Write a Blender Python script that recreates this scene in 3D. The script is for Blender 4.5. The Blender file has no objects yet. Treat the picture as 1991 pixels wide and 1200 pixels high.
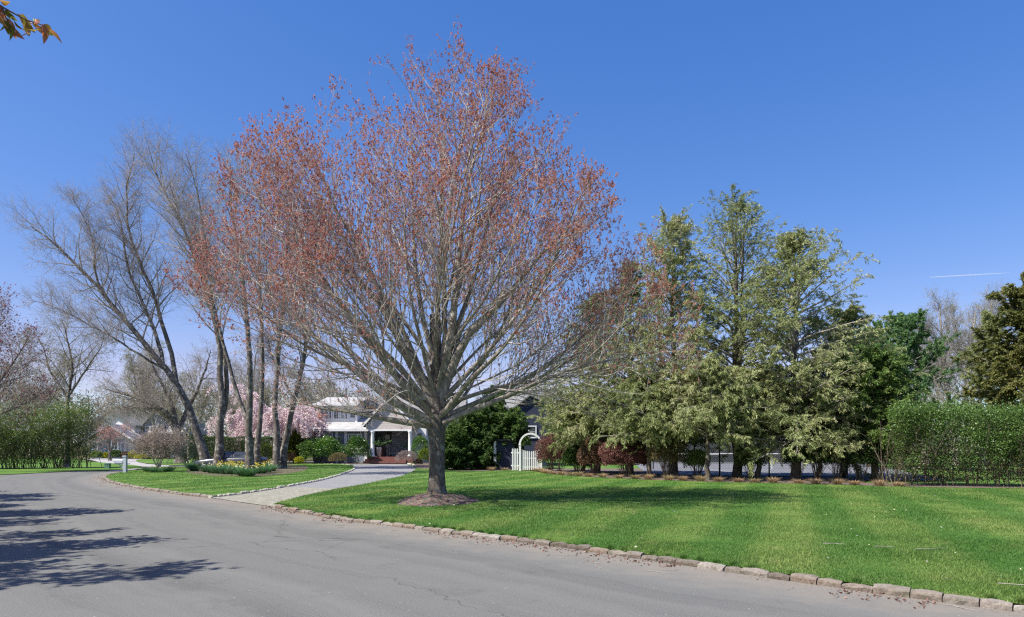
import bpy, math, random
import numpy as np
from mathutils import Vector

C = bpy.context.scene
rad_ = math.radians
# ------------------------------------------------------------------ camera
F = 1327.0; HZ = 868.0; EYE = 1.6; CX = 995.5
cam = bpy.data.cameras.new("camera"); camo = bpy.data.objects.new("camera", cam)
C.collection.objects.link(camo); C.camera = camo
camo.location = (0, 0, EYE); camo.rotation_euler = (rad_(90), 0, 0)
cam.sensor_width = 36; cam.lens = 24.0; cam.shift_y = (HZ - 600) / 1991.0
cam.clip_start = 0.05; cam.clip_end = 6000
# ------------------------------------------------------------------ sky and sun
SUN = Vector((-0.72, -0.36, 1.0)).normalized()
SKY_STRENGTH = 0.13; SUN_STRENGTH = 4.4; EXPOSURE = 0.93
w = bpy.data.worlds.new("World"); C.world = w; w.use_nodes = True
nt = w.node_tree; nt.nodes.clear()
sky = nt.nodes.new("ShaderNodeTexSky"); sky.sky_type = 'NISHITA'; sky.sun_disc = False
sky.sun_elevation = math.asin(SUN.z); sky.sun_rotation = math.atan2(SUN.x, SUN.y)
sky.altitude = 0; sky.air_density = 1.0; sky.dust_density = 0.6; sky.ozone_density = 4.5
bg = nt.nodes.new("ShaderNodeBackground"); bg.inputs[1].default_value = SKY_STRENGTH
wo = nt.nodes.new("ShaderNodeOutputWorld")
hs = nt.nodes.new('ShaderNodeHueSaturation'); hs.inputs['Saturation'].default_value = 1.25; hs.inputs['Hue'].default_value = 0.508; nt.links.new(sky.outputs[0], hs.inputs['Color']); 
GAIN = SKY_STRENGTH * 2 ** EXPOSURE
sp_ = nt.nodes.new('ShaderNodeSeparateColor'); cb0 = nt.nodes.new('ShaderNodeCombineColor'); nt.links.new(hs.outputs[0], sp_.inputs[0])
for ch_, (gm_, k_, mx_) in enumerate(((1.02, .93, .62), (0.80, .625, .86), (0.62, .755, 1.04))):   # clearer, deeper spring-sky blue
    m1 = nt.nodes.new('ShaderNodeMath'); m1.operation = 'MULTIPLY'; m1.inputs[1].default_value = GAIN; nt.links.new(sp_.outputs[ch_], m1.inputs[0])
    m2 = nt.nodes.new('ShaderNodeMath'); m2.operation = 'POWER'; m2.inputs[1].default_value = gm_; nt.links.new(m1.outputs[0], m2.inputs[0])
    m3 = nt.nodes.new('ShaderNodeMath'); m3.operation = 'MULTIPLY'; m3.inputs[1].default_value = k_; nt.links.new(m2.outputs[0], m3.inputs[0])
    m4 = nt.nodes.new('ShaderNodeMath'); m4.operation = 'SMOOTH_MIN'; m4.inputs[1].default_value = mx_; m4.inputs[2].default_value = .15; nt.links.new(m3.outputs[0], m4.inputs[0])
    m5 = nt.nodes.new('ShaderNodeMath'); m5.operation = 'DIVIDE'; m5.inputs[1].default_value = GAIN; nt.links.new(m4.outputs[0], m5.inputs[0]); nt.links.new(m5.outputs[0], cb0.inputs[ch_])
nt.links.new(cb0.outputs[0], bg.inputs[0]); nt.links.new(bg.outputs[0], wo.inputs[0])
sl = bpy.data.lights.new("sun", 'SUN'); sl.energy = SUN_STRENGTH; sl.angle = rad_(0.5); sl.color = (1.0, 0.955, 0.88)
so = bpy.data.objects.new("sun", sl); C.collection.objects.link(so)
so.rotation_euler = SUN.to_track_quat('Z', 'Y').to_euler(); so.location = (0, 0, 40)
C.view_settings.view_transform = 'Standard'; C.view_settings.look = 'None'
C.view_settings.exposure = EXPOSURE; C.view_settings.gamma = 1; C.view_settings.use_curve_mapping = False
C.render.engine = 'CYCLES'
C.cycles.use_denoising = False; C.cycles.filter_width = 1.25; C.cycles.max_bounces = 6; C.cycles.transparent_max_bounces = 12; C.cycles.diffuse_bounces = 3

# ------------------------------------------------------------------ helpers
LZ = 0.070      # lawn level
def at(px, py, Y): return np.array(((px - CX) / F * Y, Y, EYE - (py - HZ) / F * Y))
def gp(px, py, z=0.0):
    Y = (EYE - z) * F / (py - HZ); return np.array(((px - CX) / F * Y, Y, z))
def X_(px, Y): return (px - CX) / F * Y
def Z_(py, Y): return EYE - (py - HZ) / F * Y

def props(o, label=None, cat=None, group=None, kind=None):
    if label: o["label"] = label
    if cat: o["category"] = cat
    if group: o["group"] = group
    if kind: o["kind"] = kind
    return o
def empty(name, loc, label, cat, group=None, rz=0):
    o = bpy.data.objects.new(name, None); C.collection.objects.link(o)
    o.location = loc; o.rotation_euler = (0, 0, rz); o.empty_display_size = .3
    return props(o, label, cat, group)

def mesh_np(name, V, Fs, mat, parent=None, tint=None, smooth=False, local=None):
    """Fs: list of int arrays (n,k). Vertices in world coordinates unless the parent is moved."""
    V = np.asarray(V, dtype=np.float32)
    if local is not None: V = V - np.asarray(local, dtype=np.float32)
    me = bpy.data.meshes.new(name)
    Fs = [np.asarray(f, dtype=np.int32) for f in Fs if len(f)]
    nl = sum(f.size for f in Fs); nf = sum(len(f) for f in Fs)
    me.vertices.add(len(V)); me.vertices.foreach_set("co", V.ravel())
    me.loops.add(nl); me.loops.foreach_set("vertex_index", np.concatenate([f.ravel() for f in Fs]))
    me.polygons.add(nf)
    tot = np.concatenate([np.full(len(f), f.shape[1], dtype=np.int32) for f in Fs])
    st = np.concatenate([[0], np.cumsum(tot)[:-1]]).astype(np.int32)
    me.polygons.foreach_set("loop_start", st)
    if smooth: me.polygons.foreach_set("use_smooth", np.ones(nf, dtype=bool))
    else: me.polygons.foreach_set("use_smooth", np.zeros(nf, dtype=bool))
    me.update(calc_edges=True)
    if tint is not None:
        a = me.attributes.new("tint", 'FLOAT', 'FACE'); a.data.foreach_set("value", np.asarray(tint, dtype=np.float32))
    me.materials.append(mat)
    o = bpy.data.objects.new(name, me); C.collection.objects.link(o)
    if parent is not None: o.parent = parent
    return o

class MB:
    def __init__(s): s.v = []; s.f3 = []; s.f4 = []; s.n = 0; s.ng = []
    def add(s, V, F4=(), F3=()):
        V = np.asarray(V, float); s.v.append(V)
        if len(F4): s.f4.append(np.asarray(F4, int) + s.n)
        if len(F3): s.f3.append(np.asarray(F3, int) + s.n)
        s.n += len(V); return s
    def box(s, x0, x1, y0, y1, z0, z1):
        V = [(x, y, z) for z in (z0, z1) for y in (y0, y1) for x in (x0, x1)]
        return s.add(V, [(0, 2, 3, 1), (4, 5, 7, 6), (0, 1, 5, 4), (2, 6, 7, 3), (0, 4, 6, 2), (1, 3, 7, 5)])
    def quad(s, a, b, c, d): return s.add([a, b, c, d], [(0, 1, 2, 3)])
    def prism(s, poly, off):
        """closed prism of polygon points (3d) swept by vector off; triangulated as a fan (convex)"""
        P = np.array(poly, float); n = len(P); Q = P + np.array(off, float)
        f3 = [(0, i + 1, i) for i in range(1, n - 1)] + [(n, n + i, n + i + 1) for i in range(1, n - 1)]
        f4 = [(i, (i + 1) % n, n + (i + 1) % n, n + i) for i in range(n)]
        return s.add(np.vstack([P, Q]), f4, f3)
    def bar(s, a, b, wx, wz):
        """rectangular bar from a to b"""
        a = np.array(a, float); b = np.array(b, float); t = (b - a) / np.linalg.norm(b - a)
        r = np.array((0, 0, 1.)) if abs(t[2]) < .9 else np.array((0, 1., 0))
        u = np.cross(t, r); u /= np.linalg.norm(u); v = np.cross(u, t)
        P = [a + sx * u * wx / 2 + sz * v * wz / 2 for sx, sz in ((-1, -1), (1, -1), (1, 1), (-1, 1))]
        return s.prism(P, b - a)
    def lathe(s, c, prof, n=20):
        """prof: list (r,z) relative to c"""
        a = np.linspace(0, 2 * np.pi, n, endpoint=False)
        V = np.array([[(c[0] + r * math.cos(t), c[1] + r * math.sin(t), c[2] + z) for t in a] for r, z in prof]).reshape(-1, 3)
        m = len(prof)
        f = [(i * n + j, i * n + (j + 1) % n, (i + 1) * n + (j + 1) % n, (i + 1) * n + j) for i in range(m - 1) for j in range(n)]
        return s.add(V, f)
    def tube(s, pts, r, n=8):
        P = np.array(pts, float)[None]; R = np.full((1, P.shape[1]), r) if np.isscalar(r) else np.array(r, float)[None]
        V, Fq = tubes(P, R, n); return s.add(V, Fq)
    def build(s, name, mat, parent=None, smooth=False, local=None):
        return mesh_np(name, np.vstack(s.v), [np.vstack(s.f4) if s.f4 else [], np.vstack(s.f3) if s.f3 else []], mat, parent, None, smooth, local)

# ------------------------------------------------------------------ materials
def newmat(name):
    m = bpy.data.materials.new(name); m.use_nodes = True; n = m.node_tree; n.nodes.clear()
    out = n.nodes.new("ShaderNodeOutputMaterial"); return m, n, out
def ramp(n, cols, pos=None, interp='LINEAR'):
    r = n.nodes.new("ShaderNodeValToRGB"); r.color_ramp.interpolation = interp
    e = r.color_ramp.elements
    while len(e) < len(cols): e.new(0.5)
    for i, c in enumerate(cols):
        e[i].position = (pos[i] if pos else i / max(1, len(cols) - 1)); e[i].color = (*c, 1)
    return r
def coords(n, kind="Object", scale=(1, 1, 1)):
    t = n.nodes.new("ShaderNodeTexCoord"); m = n.nodes.new("ShaderNodeMapping"); m.inputs['Scale'].default_value = scale
    n.links.new(t.outputs[kind], m.inputs[0]); return m.outputs[0]
def noise(n, vec, scale, detail=6, rough=.6):
    t = n.nodes.new("ShaderNodeTexNoise"); t.inputs['Scale'].default_value = scale; t.inputs['Detail'].default_value = detail
    t.inputs['Roughness'].default_value = rough; n.links.new(vec, t.inputs['Vector']); return t.outputs[0]
def mixc(n, fac, a, b, mode='MIX'):
    m = n.nodes.new("ShaderNodeMix"); m.data_type = 'RGBA'; m.blend_type = mode
    for s, v in ((m.inputs[0], fac), (m.inputs[6], a), (m.inputs[7], b)):
        if hasattr(v, 'links') or hasattr(v, 'is_linked'): n.links.new(v, s)
        elif isinstance(v, tuple): s.default_value = (*v, 1)
        else: s.default_value = v
    return m.outputs[2]
def mth(n, op, a, b=None, clamp=False):
    m = n.nodes.new("ShaderNodeMath"); m.operation = op; m.use_clamp = clamp
    for s, v in ((m.inputs[0], a), (m.inputs[1], b)):
        if v is None: continue
        if hasattr(v, 'is_linked'): n.links.new(v, s)
        else: s.default_value = v
    return m.outputs[0]
def maprange(n, v, a, b, c=0., d=1.):
    m = n.nodes.new("ShaderNodeMapRange"); n.links.new(v, m.inputs[0])
    for i, x in enumerate((a, b, c, d)): m.inputs[i + 1].default_value = x
    return m.outputs[0]
def bump(n, h, strength=.3, dist=.02):
    b = n.nodes.new("ShaderNodeBump"); b.inputs['Strength'].default_value = strength; b.inputs['Distance'].default_value = dist
    n.links.new(h, b.inputs['Height']); return b.outputs[0]
def surf(n, out, col, rough=.7, norm=None, spec=.3, metal=0, **kw):
    p = n.nodes.new("ShaderNodeBsdfPrincipled")
    if hasattr(col, 'is_linked'): n.links.new(col, p.inputs['Base Color'])
    else: p.inputs['Base Color'].default_value = (*col, 1)
    if hasattr(rough, 'is_linked'): n.links.new(rough, p.inputs['Roughness'])
    else: p.inputs['Roughness'].default_value = rough
    p.inputs['Specular IOR Level'].default_value = spec; p.inputs['Metallic'].default_value = metal
    for k, v in kw.items(): p.inputs[k].default_value = v
    if norm is not None: n.links.new(norm, p.inputs['Normal'])
    n.links.new(p.outputs[0], out.inputs[0]); return p

def simple(name, col, rough=.6, var=.12, scale=3, spec=.3, bmp=.15, metal=0):
    m, n, out = newmat(name); v = coords(n)
    f = noise(n, v, scale); r = ramp(n, [tuple(c * (1 - var) for c in col), tuple(min(1, c * (1 + var)) for c in col)], [.3, .7])
    n.links.new(f, r.inputs[0]); f2 = noise(n, v, scale * 14, 3)
    surf(n, out, r.outputs[0], rough, bump(n, f2, bmp, .01), spec, metal); return m

def leafmat(name, cols, transl=.35, rough=.55, spec=.25, pos=None):
    m, n, out = newmat(name)
    a = n.nodes.new("ShaderNodeAttribute"); a.attribute_name = "tint"
    r = ramp(n, cols, pos); n.links.new(a.outputs['Fac'], r.inputs[0])
    p = surf(n, out, r.outputs[0], rough, None, spec)
    tr = n.nodes.new("ShaderNodeBsdfTranslucent"); n.links.new(r.outputs[0], tr.inputs[0])
    mx = n.nodes.new("ShaderNodeMixShader"); mx.inputs[0].default_value = transl
    n.links.new(p.outputs[0], mx.inputs[1]); n.links.new(tr.outputs[0], mx.inputs[2]); n.links.new(mx.outputs[0], out.inputs[0])
    return m

def bark(name, dark, light, lichen=None, sc=1.0, b=.6):
    m, n, out = newmat(name); v = coords(n, scale=(6 * sc, 6 * sc, 1.6 * sc))
    f = noise(n, v, 2.2, 8, .65); r = ramp(n, [dark, light], [.32, .68]); n.links.new(f, r.inputs[0])
    col = r.outputs[0]
    v2 = coords(n)
    if lichen:
        g = noise(n, v2, 3.5, 6, .7); col = mixc(n, maprange(n, g, .52, .62), col, lichen)
    f2 = noise(n, v, 7, 6, .7)
    surf(n, out, col, .85, bump(n, f2, b, .03), .15); return m

def siding(name, col, pitch=.14, var=.08):
    m, n, out = newmat(name); v = coords(n)
    s = n.nodes.new("ShaderNodeSeparateXYZ"); n.links.new(v, s.inputs[0])
    saw = mth(n, 'FRACT', mth(n, 'DIVIDE', s.outputs[2], pitch))
    gap = maprange(n, saw, .0, .08)
    f = noise(n, coords(n, scale=(.6, .6, 5)), 3, 5)
    r = ramp(n, [tuple(c * (1 - var) for c in col), tuple(min(1, c * (1 + var)) for c in col)], [.3, .7]); n.links.new(f, r.inputs[0])
    c2 = mixc(n, gap, tuple(c * .35 for c in col), r.outputs[0])
    surf(n, out, c2, .6, bump(n, mth(n, 'SUBTRACT', 1.0, saw), .9, .02), .3); return m

def shingle(name, a, b):
    m, n, out = newmat(name)
    v = coords(n)
    br = n.nodes.new("ShaderNodeTexBrick"); br.inputs['Scale'].default_value = 1
    br.inputs['Brick Width'].default_value = .35; br.inputs['Row Height'].default_value = .12; br.inputs['Mortar Size'].default_value = .008
    br.inputs['Color1'].default_value = (*a, 1); br.inputs['Color2'].default_value = (*b, 1); br.inputs['Mortar'].default_value = (*[c * .4 for c in a], 1)
    # lay the courses by height
    s = n.nodes.new("ShaderNodeSeparateXYZ"); n.links.new(v, s.inputs[0]); cb = n.nodes.new("ShaderNodeCombineXYZ")
    n.links.new(mth(n, 'ADD', s.outputs[0], s.outputs[1]), cb.inputs[0]); n.links.new(s.outputs[2], cb.inputs[1])
    n.links.new(cb.outputs[0], br.inputs['Vector'])
    f = noise(n, v, 1.5, 5); col = mixc(n, maprange(n, f, .35, .7, 0, .35), br.outputs[0], tuple(c * 1.3 for c in b))
    surf(n, out, col, .85, bump(n, br.outputs[1], -.4, .01), .15); return m

M = {}
M['white'] = simple('white_paint', (.78, .78, .76), .45, .05, 2)
M['postpaint'] = simple('blue_grey_white_paint', (.42, .45, .48), .6, .12, 5)  # mailbox white, toned down to an even light blue-grey
M['trim'] = simple('trim_paint', (.76, .76, .75), .5, .05, 2)
M['navy'] = siding('navy_siding', (.026, .034, .058))
M['bluegrey'] = siding('blue_grey_siding', (.20, .235, .27))
M['darkgrey'] = siding('dark_grey_siding', (.17, .18, .20))
M['recess'] = siding('grey_porch_siding', (.34, .36, .40))
M['palesiding'] = siding('pale_siding', (.72, .73, .74))
M['gable'] = siding('gable_board', (.52, .46, .43), .2, .05)
M['roof'] = shingle('roof_shingle', (.17, .17, .17), (.25, .245, .235))
M['roof_dark'] = shingle('roof_shingle_dark', (.17, .17, .18), (.25, .24, .24))
M['roof_pale'] = shingle('roof_shingle_pale', (.34, .335, .325), (.46, .45, .43))
M['brick'] = simple('red_brick', (.20, .085, .065), .8, .3, 9)
M['pot'] = simple('pot_clay', (.035, .036, .042), .5, .2, 5)
M['pot_pale'] = simple('pale_pot', (.42, .42, .42), .6, .1, 5)
M['metal_dark'] = simple('dark_metal', (.02, .022, .022), .5, .1, 5)
M['metal_grey'] = simple('galvanised', (.35, .36, .37), .4, .1, 5, metal=.6)
M['green_box'] = simple('green_paint', (.10, .20, .15), .5, .15, 5)
M['wood_grey'] = simple('weathered_wood', (.20, .19, .18), .8, .2, 6)
def glassmat():
    m, n, out = newmat('window_glass'); v = coords(n); f = noise(n, v, 1.3, 3)
    r = ramp(n, [(.02, .025, .03), (.10, .11, .12)], [.35, .7]); n.links.new(f, r.inputs[0])
    surf(n, out, r.outputs[0], .08, None, .8); return m
M['glass'] = glassmat()
M['bark_maple'] = bark('maple_bark', (.15, .13, .105), (.38, .335, .275), (.46, .425, .35), 1.0, .9)
M['bark_trunk'] = bark('maple_trunk_bark', (.065, .052, .043), (.22, .185, .155), (.27, .245, .205), 1.3, 1.0)
M['bark_twig'] = bark('maple_twig_bark', (.32, .28, .24), (.52, .47, .41), None, 1.0, .2)
M['bark_dark'] = bark('dark_bark', (.05, .042, .036), (.20, .172, .147), (.36, .335, .29), 1.0, .9)
M['bark_darktwig'] = bark('dark_twig_bark', (.25, .22, .195), (.42, .37, .33), None, 1, .2)
M['bark_conifer'] = bark('conifer_bark', (.06, .045, .035), (.17, .14, .11), (.22, .23, .17), 1, .8)
M['bark_pale'] = bark('pale_bark', (.20, .17, .14), (.42, .38, .33), None, 1, .3)
M['bark_shrub'] = bark('shrub_bark', (.08, .06, .045), (.20, .16, .12), None, 1, .3)
M['blossom'] = leafmat('maple_blossom', [(.14, .04, .04), (.36, .115, .10), (.48, .19, .13), (.54, .27, .16), (.64, .36, .34)], .4, .6, pos=[0, .25, .55, .8, 1])
M['purple'] = leafmat('purple_leaf', [(.05, .01, .018), (.16, .03, .045), (.30, .07, .09), (.36, .12, .12)], .35)
M['pinkbl'] = leafmat('pink_blossom', [(.66, .46, .48), (.82, .66, .68), (.90, .80, .80)], .4)
M['hem'] = leafmat('hemlock_needle', [(.07, .10, .03), (.19, .225, .075), (.30, .335, .135), (.43, .42, .22), (.44, .37, .26)], .3, pos=[0, .3, .6, .88, 1])
M['hemdark'] = leafmat('dark_evergreen_leaf', [(.018, .038, .010), (.045, .095, .02), (.11, .18, .035), (.26, .32, .09)], .25)
M['pine'] = leafmat('pine_needle', [(.03, .075, .035), (.08, .17, .06), (.15, .26, .09), (.22, .31, .10)], .3)
M['cedar'] = leafmat('golden_cedar_leaf', [(.03, .05, .014), (.09, .11, .028), (.18, .185, .05), (.28, .25, .08)], .3)
M['privet'] = leafmat('privet_leaf', [(.07, .06, .025), (.07, .14, .025), (.14, .24, .05), (.30, .38, .16)], .35, .4, .4)
M['rhodo'] = leafmat('rhododendron_leaf', [(.02, .06, .012), (.06, .15, .022), (.15, .27, .04), (.26, .36, .08)], .3, .35, .5)
M['gold'] = leafmat('golden_leaf', [(.18, .20, .015), (.36, .36, .02), (.52, .48, .04)], .4)
M['lime'] = leafmat('lime_leaf', [(.10, .16, .02), (.22, .28, .03), (.36, .38, .06)], .4)
M['brownleaf'] = leafmat('brown_twiggy_leaf', [(.06, .03, .02), (.14, .08, .045), (.22, .14, .08), (.14, .17, .05)], .3)
M['burg'] = leafmat('barberry_leaf', [(.06, .03, .02), (.16, .06, .055), (.26, .12, .11), (.20, .15, .08)], .35)
M['tan'] = leafmat('tan_grass_blade', [(.22, .13, .07), (.40, .26, .15), (.52, .38, .24), (.30, .28, .12)], .3)
M['yellowgreen'] = leafmat('spring_bud', [(.14, .13, .06), (.28, .27, .09), (.38, .36, .16)], .4)
M['palebud'] = leafmat('pale_bud', [(.28, .20, .17), (.42, .32, .27), (.52, .42, .36)], .4)
M['hedgefar'] = leafmat('loose_hedge_leaf', [(.09, .07, .03), (.12, .19, .035), (.22, .32, .07), (.36, .36, .14)], .35)
M['hedgeclip'] = leafmat('clipped_hedge_leaf', [(.025, .05, .012), (.06, .10, .025), (.10, .14, .035)], .3)
M['daffleaf'] = leafmat('daffodil_blade', [(.03, .09, .035), (.08, .18, .07), (.14, .26, .10)], .35)
M['daffyellow'] = leafmat('daffodil_petal', [(.75, .55, .03), (.85, .72, .10), (.85, .82, .55)], .4)
M['cherryleaf'] = leafmat('cherry_leaf', [(.10, .13, .02), (.30, .22, .03), (.45, .16, .07), (.60, .32, .06)], .55, .3, .5)

# grass colour shared by lawn sheets and blades
def grassmat(name, blades=False):
    m, n, out = newmat(name)
    g = n.nodes.new("ShaderNodeNewGeometry"); v = g.outputs['Position']
    big = noise(n, v, .35, 5, .6); mid = noise(n, v, 1.6, 6, .7); fine = noise(n, v, 9, 5, .7)
    r1 = ramp(n, [(.090, .195, .032), (.150, .265, .050), (.235, .33, .080)], [.36, .50, .66]); n.links.new(big, r1.inputs[0])
    c = mixc(n, maprange(n, mid, .44, .60, 0, .75), r1.outputs[0], (.18, .29, .06))
    c = mixc(n, maprange(n, mid, .57, .68, 0, .55), c, (.29, .29, .11))
    # mowing stripes, running away from the road
    mp = n.nodes.new("ShaderNodeMapping"); mp.inputs['Rotation'].default_value = (0, 0, rad_(22)); n.links.new(v, mp.inputs[0])
    wv = n.nodes.new("ShaderNodeTexWave"); wv.wave_type = 'BANDS'; wv.bands_direction = 'X'; wv.inputs['Scale'].default_value = .17
    wv.inputs['Distortion'].default_value = 1.2; wv.inputs['Detail'].default_value = 2; n.links.new(mp.outputs[0], wv.inputs['Vector'])
    c = mixc(n, maprange(n, wv.outputs['Fac'], .25, .75, 0, .60), c, (.062, .19, .026))
    if blades:
        a = n.nodes.new("ShaderNodeAttribute"); a.attribute_name = "tint"
        r = ramp(n, [(.26, .36, .30), (.87, .87, .87), (2.0, 1.52, 2.2)], [0, .5, 1]); n.links.new(a.outputs['Fac'], r.inputs[0])
        c = mixc(n, 1.0, c, r.outputs[0], 'MULTIPLY')
        p = surf(n, out, c, .5, None, .3)
        tr = n.nodes.new("ShaderNodeBsdfTranslucent"); n.links.new(c, tr.inputs[0])
        mx = n.nodes.new("ShaderNodeMixShader"); mx.inputs[0].default_value = .35
        n.links.new(p.outputs[0], mx.inputs[1]); n.links.new(tr.outputs[0], mx.inputs[2]); n.links.new(mx.outputs[0], out.inputs[0])
    else:
        r = ramp(n, [(.54, .59, .48), (.97, .94, .96)], [.35, .62]); n.links.new(fine, r.inputs[0])
        c = mixc(n, 1.0, c, r.outputs[0], 'MULTIPLY')
        f2 = noise(n, v, 45, 4, .7)
        surf(n, out, c, .8, bump(n, f2, .8, .05), .15)
    return m
M['lawn'] = grassmat('lawn_grass'); M['blade'] = grassmat('grass_blade', True)

def mulchmat():
    m, n, out = newmat('mulch'); v = coords(n)
    vo = n.nodes.new("ShaderNodeTexVoronoi"); vo.inputs['Scale'].default_value = 28; n.links.new(v, vo.inputs['Vector'])
    f = noise(n, v, 18, 6, .8); r = ramp(n, [(.05, .035, .028), (.17, .13, .105), (.32, .26, .22)], [.3, .52, .72]); n.links.new(f, r.inputs[0])
    c = mixc(n, .35, r.outputs[0], vo.outputs['Color'], 'OVERLAY')
    surf(n, out, c, .95, bump(n, f, .9, .04), .1); return m
M['mulch'] = mulchmat()

def asphaltmat():
    m, n, out = newmat('asphalt')
    g = n.nodes.new("ShaderNodeNewGeometry"); v = g.outputs['Position']
    a = n.nodes.new("ShaderNodeAttribute"); a.attribute_name = "kd"; kd = a.outputs['Fac']
    fine = noise(n, v, 55, 4, .85); mid = noise(n, v, 14, 5, .7); big = noise(n, v, .5, 5, .6)
    r = ramp(n, [(.065, .065, .060), (.160, .160, .150), (.34, .338, .315)], [.30, .5, .72]); n.links.new(fine, r.inputs[0])
    c = mixc(n, maprange(n, mid, .3, .7, 0, .4), r.outputs[0], (.168, .163, .150))
    # tyre-worn bands that follow the kerb
    cb = n.nodes.new("ShaderNodeCombineXYZ"); n.links.new(mth(n, 'ADD', kd, mth(n, 'MULTIPLY', big, .9)), cb.inputs[0])
    band = noise(n, cb.outputs[0], 1.15, 5, .6)
    s = n.nodes.new("ShaderNodeSeparateXYZ"); n.links.new(v, s.inputs[0])
    c = mixc(n, maprange(n, band, .42, .62, 0, .50), c, (.225, .222, .203))
    c = mixc(n, maprange(n, band, .46, .36, 0, .50), c, (.105, .105, .098))
    c = mixc(n, maprange(n, big, .50, .62, 0, .40), c, (.20, .195, .178))
    st1 = noise(n, v, .9, 6, .75); c = mixc(n, maprange(n, st1, .57, .70, 0, .45), c, (.10, .10, .095))
    # sand and silt gathered along the kerb
    sn = noise(n, v, 1.3, 6, .7)
    edge = mth(n, 'ADD', mth(n, 'MULTIPLY', kd, -.85), mth(n, 'MULTIPLY', sn, 2.1))
    c = mixc(n, maprange(n, edge, .05, .9, 0, .85), c, (.275, .245, .205))
    deb = noise(n, v, 26, 4, .75)
    near = maprange(n, mth(n, 'ADD', mth(n, 'MULTIPLY', kd, -1.0), mth(n, 'MULTIPLY', sn, 1.0)), .1, .5)
    c = mixc(n, mth(n, 'MULTIPLY', maprange(n, deb, .56, .60), near), c, (.10, .055, .035))
    # cracks
    wv = n.nodes.new("ShaderNodeTexVoronoi"); wv.feature = 'DISTANCE_TO_EDGE'; wv.inputs['Scale'].default_value = .13
    wn = n.nodes.new("ShaderNodeMix"); wn.data_type = 'VECTOR'; wn.inputs[0].default_value = .06
    nz = n.nodes.new("ShaderNodeTexNoise"); nz.inputs['Scale'].default_value = 2.2; nz.inputs['Detail'].default_value = 6; n.links.new(v, nz.inputs['Vector'])
    mvv = n.nodes.new("ShaderNodeVectorMath"); mvv.operation = 'MULTIPLY_ADD'; n.links.new(nz.outputs['Color'], mvv.inputs[0]); mvv.inputs[1].default_value = (.7, .7, 0); n.links.new(v, mvv.inputs[2])
    n.links.new(mvv.outputs[0], wv.inputs['Vector'])
    ck = maprange(n, wv.outputs['Distance'], .0, .0022, 1, 0)
    ckm = maprange(n, noise(n, v, .25, 2), .44, .50)
    c = mixc(n, mth(n, 'MULTIPLY', mth(n, 'MULTIPLY', ck, ckm), .6), c, (.05, .047, .042))
    # pale chips
    vo = n.nodes.new("ShaderNodeTexVoronoi"); vo.inputs['Scale'].default_value = 5; n.links.new(v, vo.inputs['Vector'])
    c = mixc(n, maprange(n, vo.outputs['Distance'], .035, .06, .85, 0), c, (.42, .40, .37))
    c = mixc(n, 1.0, c, (.80, .80, .80), 'MULTIPLY')
    surf(n, out, c, .9, bump(n, fine, .55, .006), .2); return m
M['asphalt'] = asphaltmat()

def cobblemat(name, ca, cb_, mortar, sc=1.0, w_=.24, h_=.13):
    m, n, out = newmat(name); v = coords(n)
    mp = n.nodes.new("ShaderNodeMapping"); mp.inputs['Rotation'].default_value = (0, 0, rad_(43)); n.links.new(v, mp.inputs[0])
    br = n.nodes.new("ShaderNodeTexBrick"); br.inputs['Scale'].default_value = sc; br.inputs['Brick Width'].default_value = w_; br.inputs['Row Height'].default_value = h_
    br.inputs['Mortar Size'].default_value = .016; br.inputs['Mortar Smooth'].default_value = .4
    br.inputs['Color1'].default_value = (*ca, 1); br.inputs['Color2'].default_value = (*cb_, 1); br.inputs['Mortar'].default_value = (*mortar, 1)
    n.links.new(mp.outputs[0], br.inputs['Vector'])
    f = noise(n, v, 9, 5, .7); c = mixc(n, maprange(n, f, .4, .68, 0, .5), br.outputs[0], mortar)
    surf(n, out, c, .9, bump(n, br.outputs[1], -.8, .03), .15); return m
M['cobble'] = cobblemat('cobble_setts', (.30, .285, .24), (.42, .40, .345), (.10, .10, .06))
def gravelmat(name, a, b, sc=60):
    m, n, out = newmat(name); v = coords(n)
    vo = n.nodes.new("ShaderNodeTexVoronoi"); vo.inputs['Scale'].default_value = sc; n.links.new(v, vo.inputs['Vector'])
    f = noise(n, v, sc * .5, 5, .8); r = ramp(n, [a, b], [.32, .66]); n.links.new(f, r.inputs[0])
    f3 = noise(n, v, 1.2, 5, .7); c = mixc(n, maprange(n, f3, .4, .7, 0, .4), r.outputs[0], tuple(x * .8 for x in a))
    surf(n, out, c, .95, bump(n, vo.outputs['Distance'], .7, .015), .1); return m
M['gravel'] = gravelmat('driveway_gravel', (.14, .138, .138), (.37, .365, .36))
M['gravel2'] = gravelmat('pale_driveway_gravel', (.30, .285, .28), (.46, .445, .44))
M['court'] = gravelmat('court_surface', (.15, .153, .165), (.21, .213, .23), 12)
M['earth'] = gravelmat('earth', (.10, .10, .05), (.18, .17, .08), 8)
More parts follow.
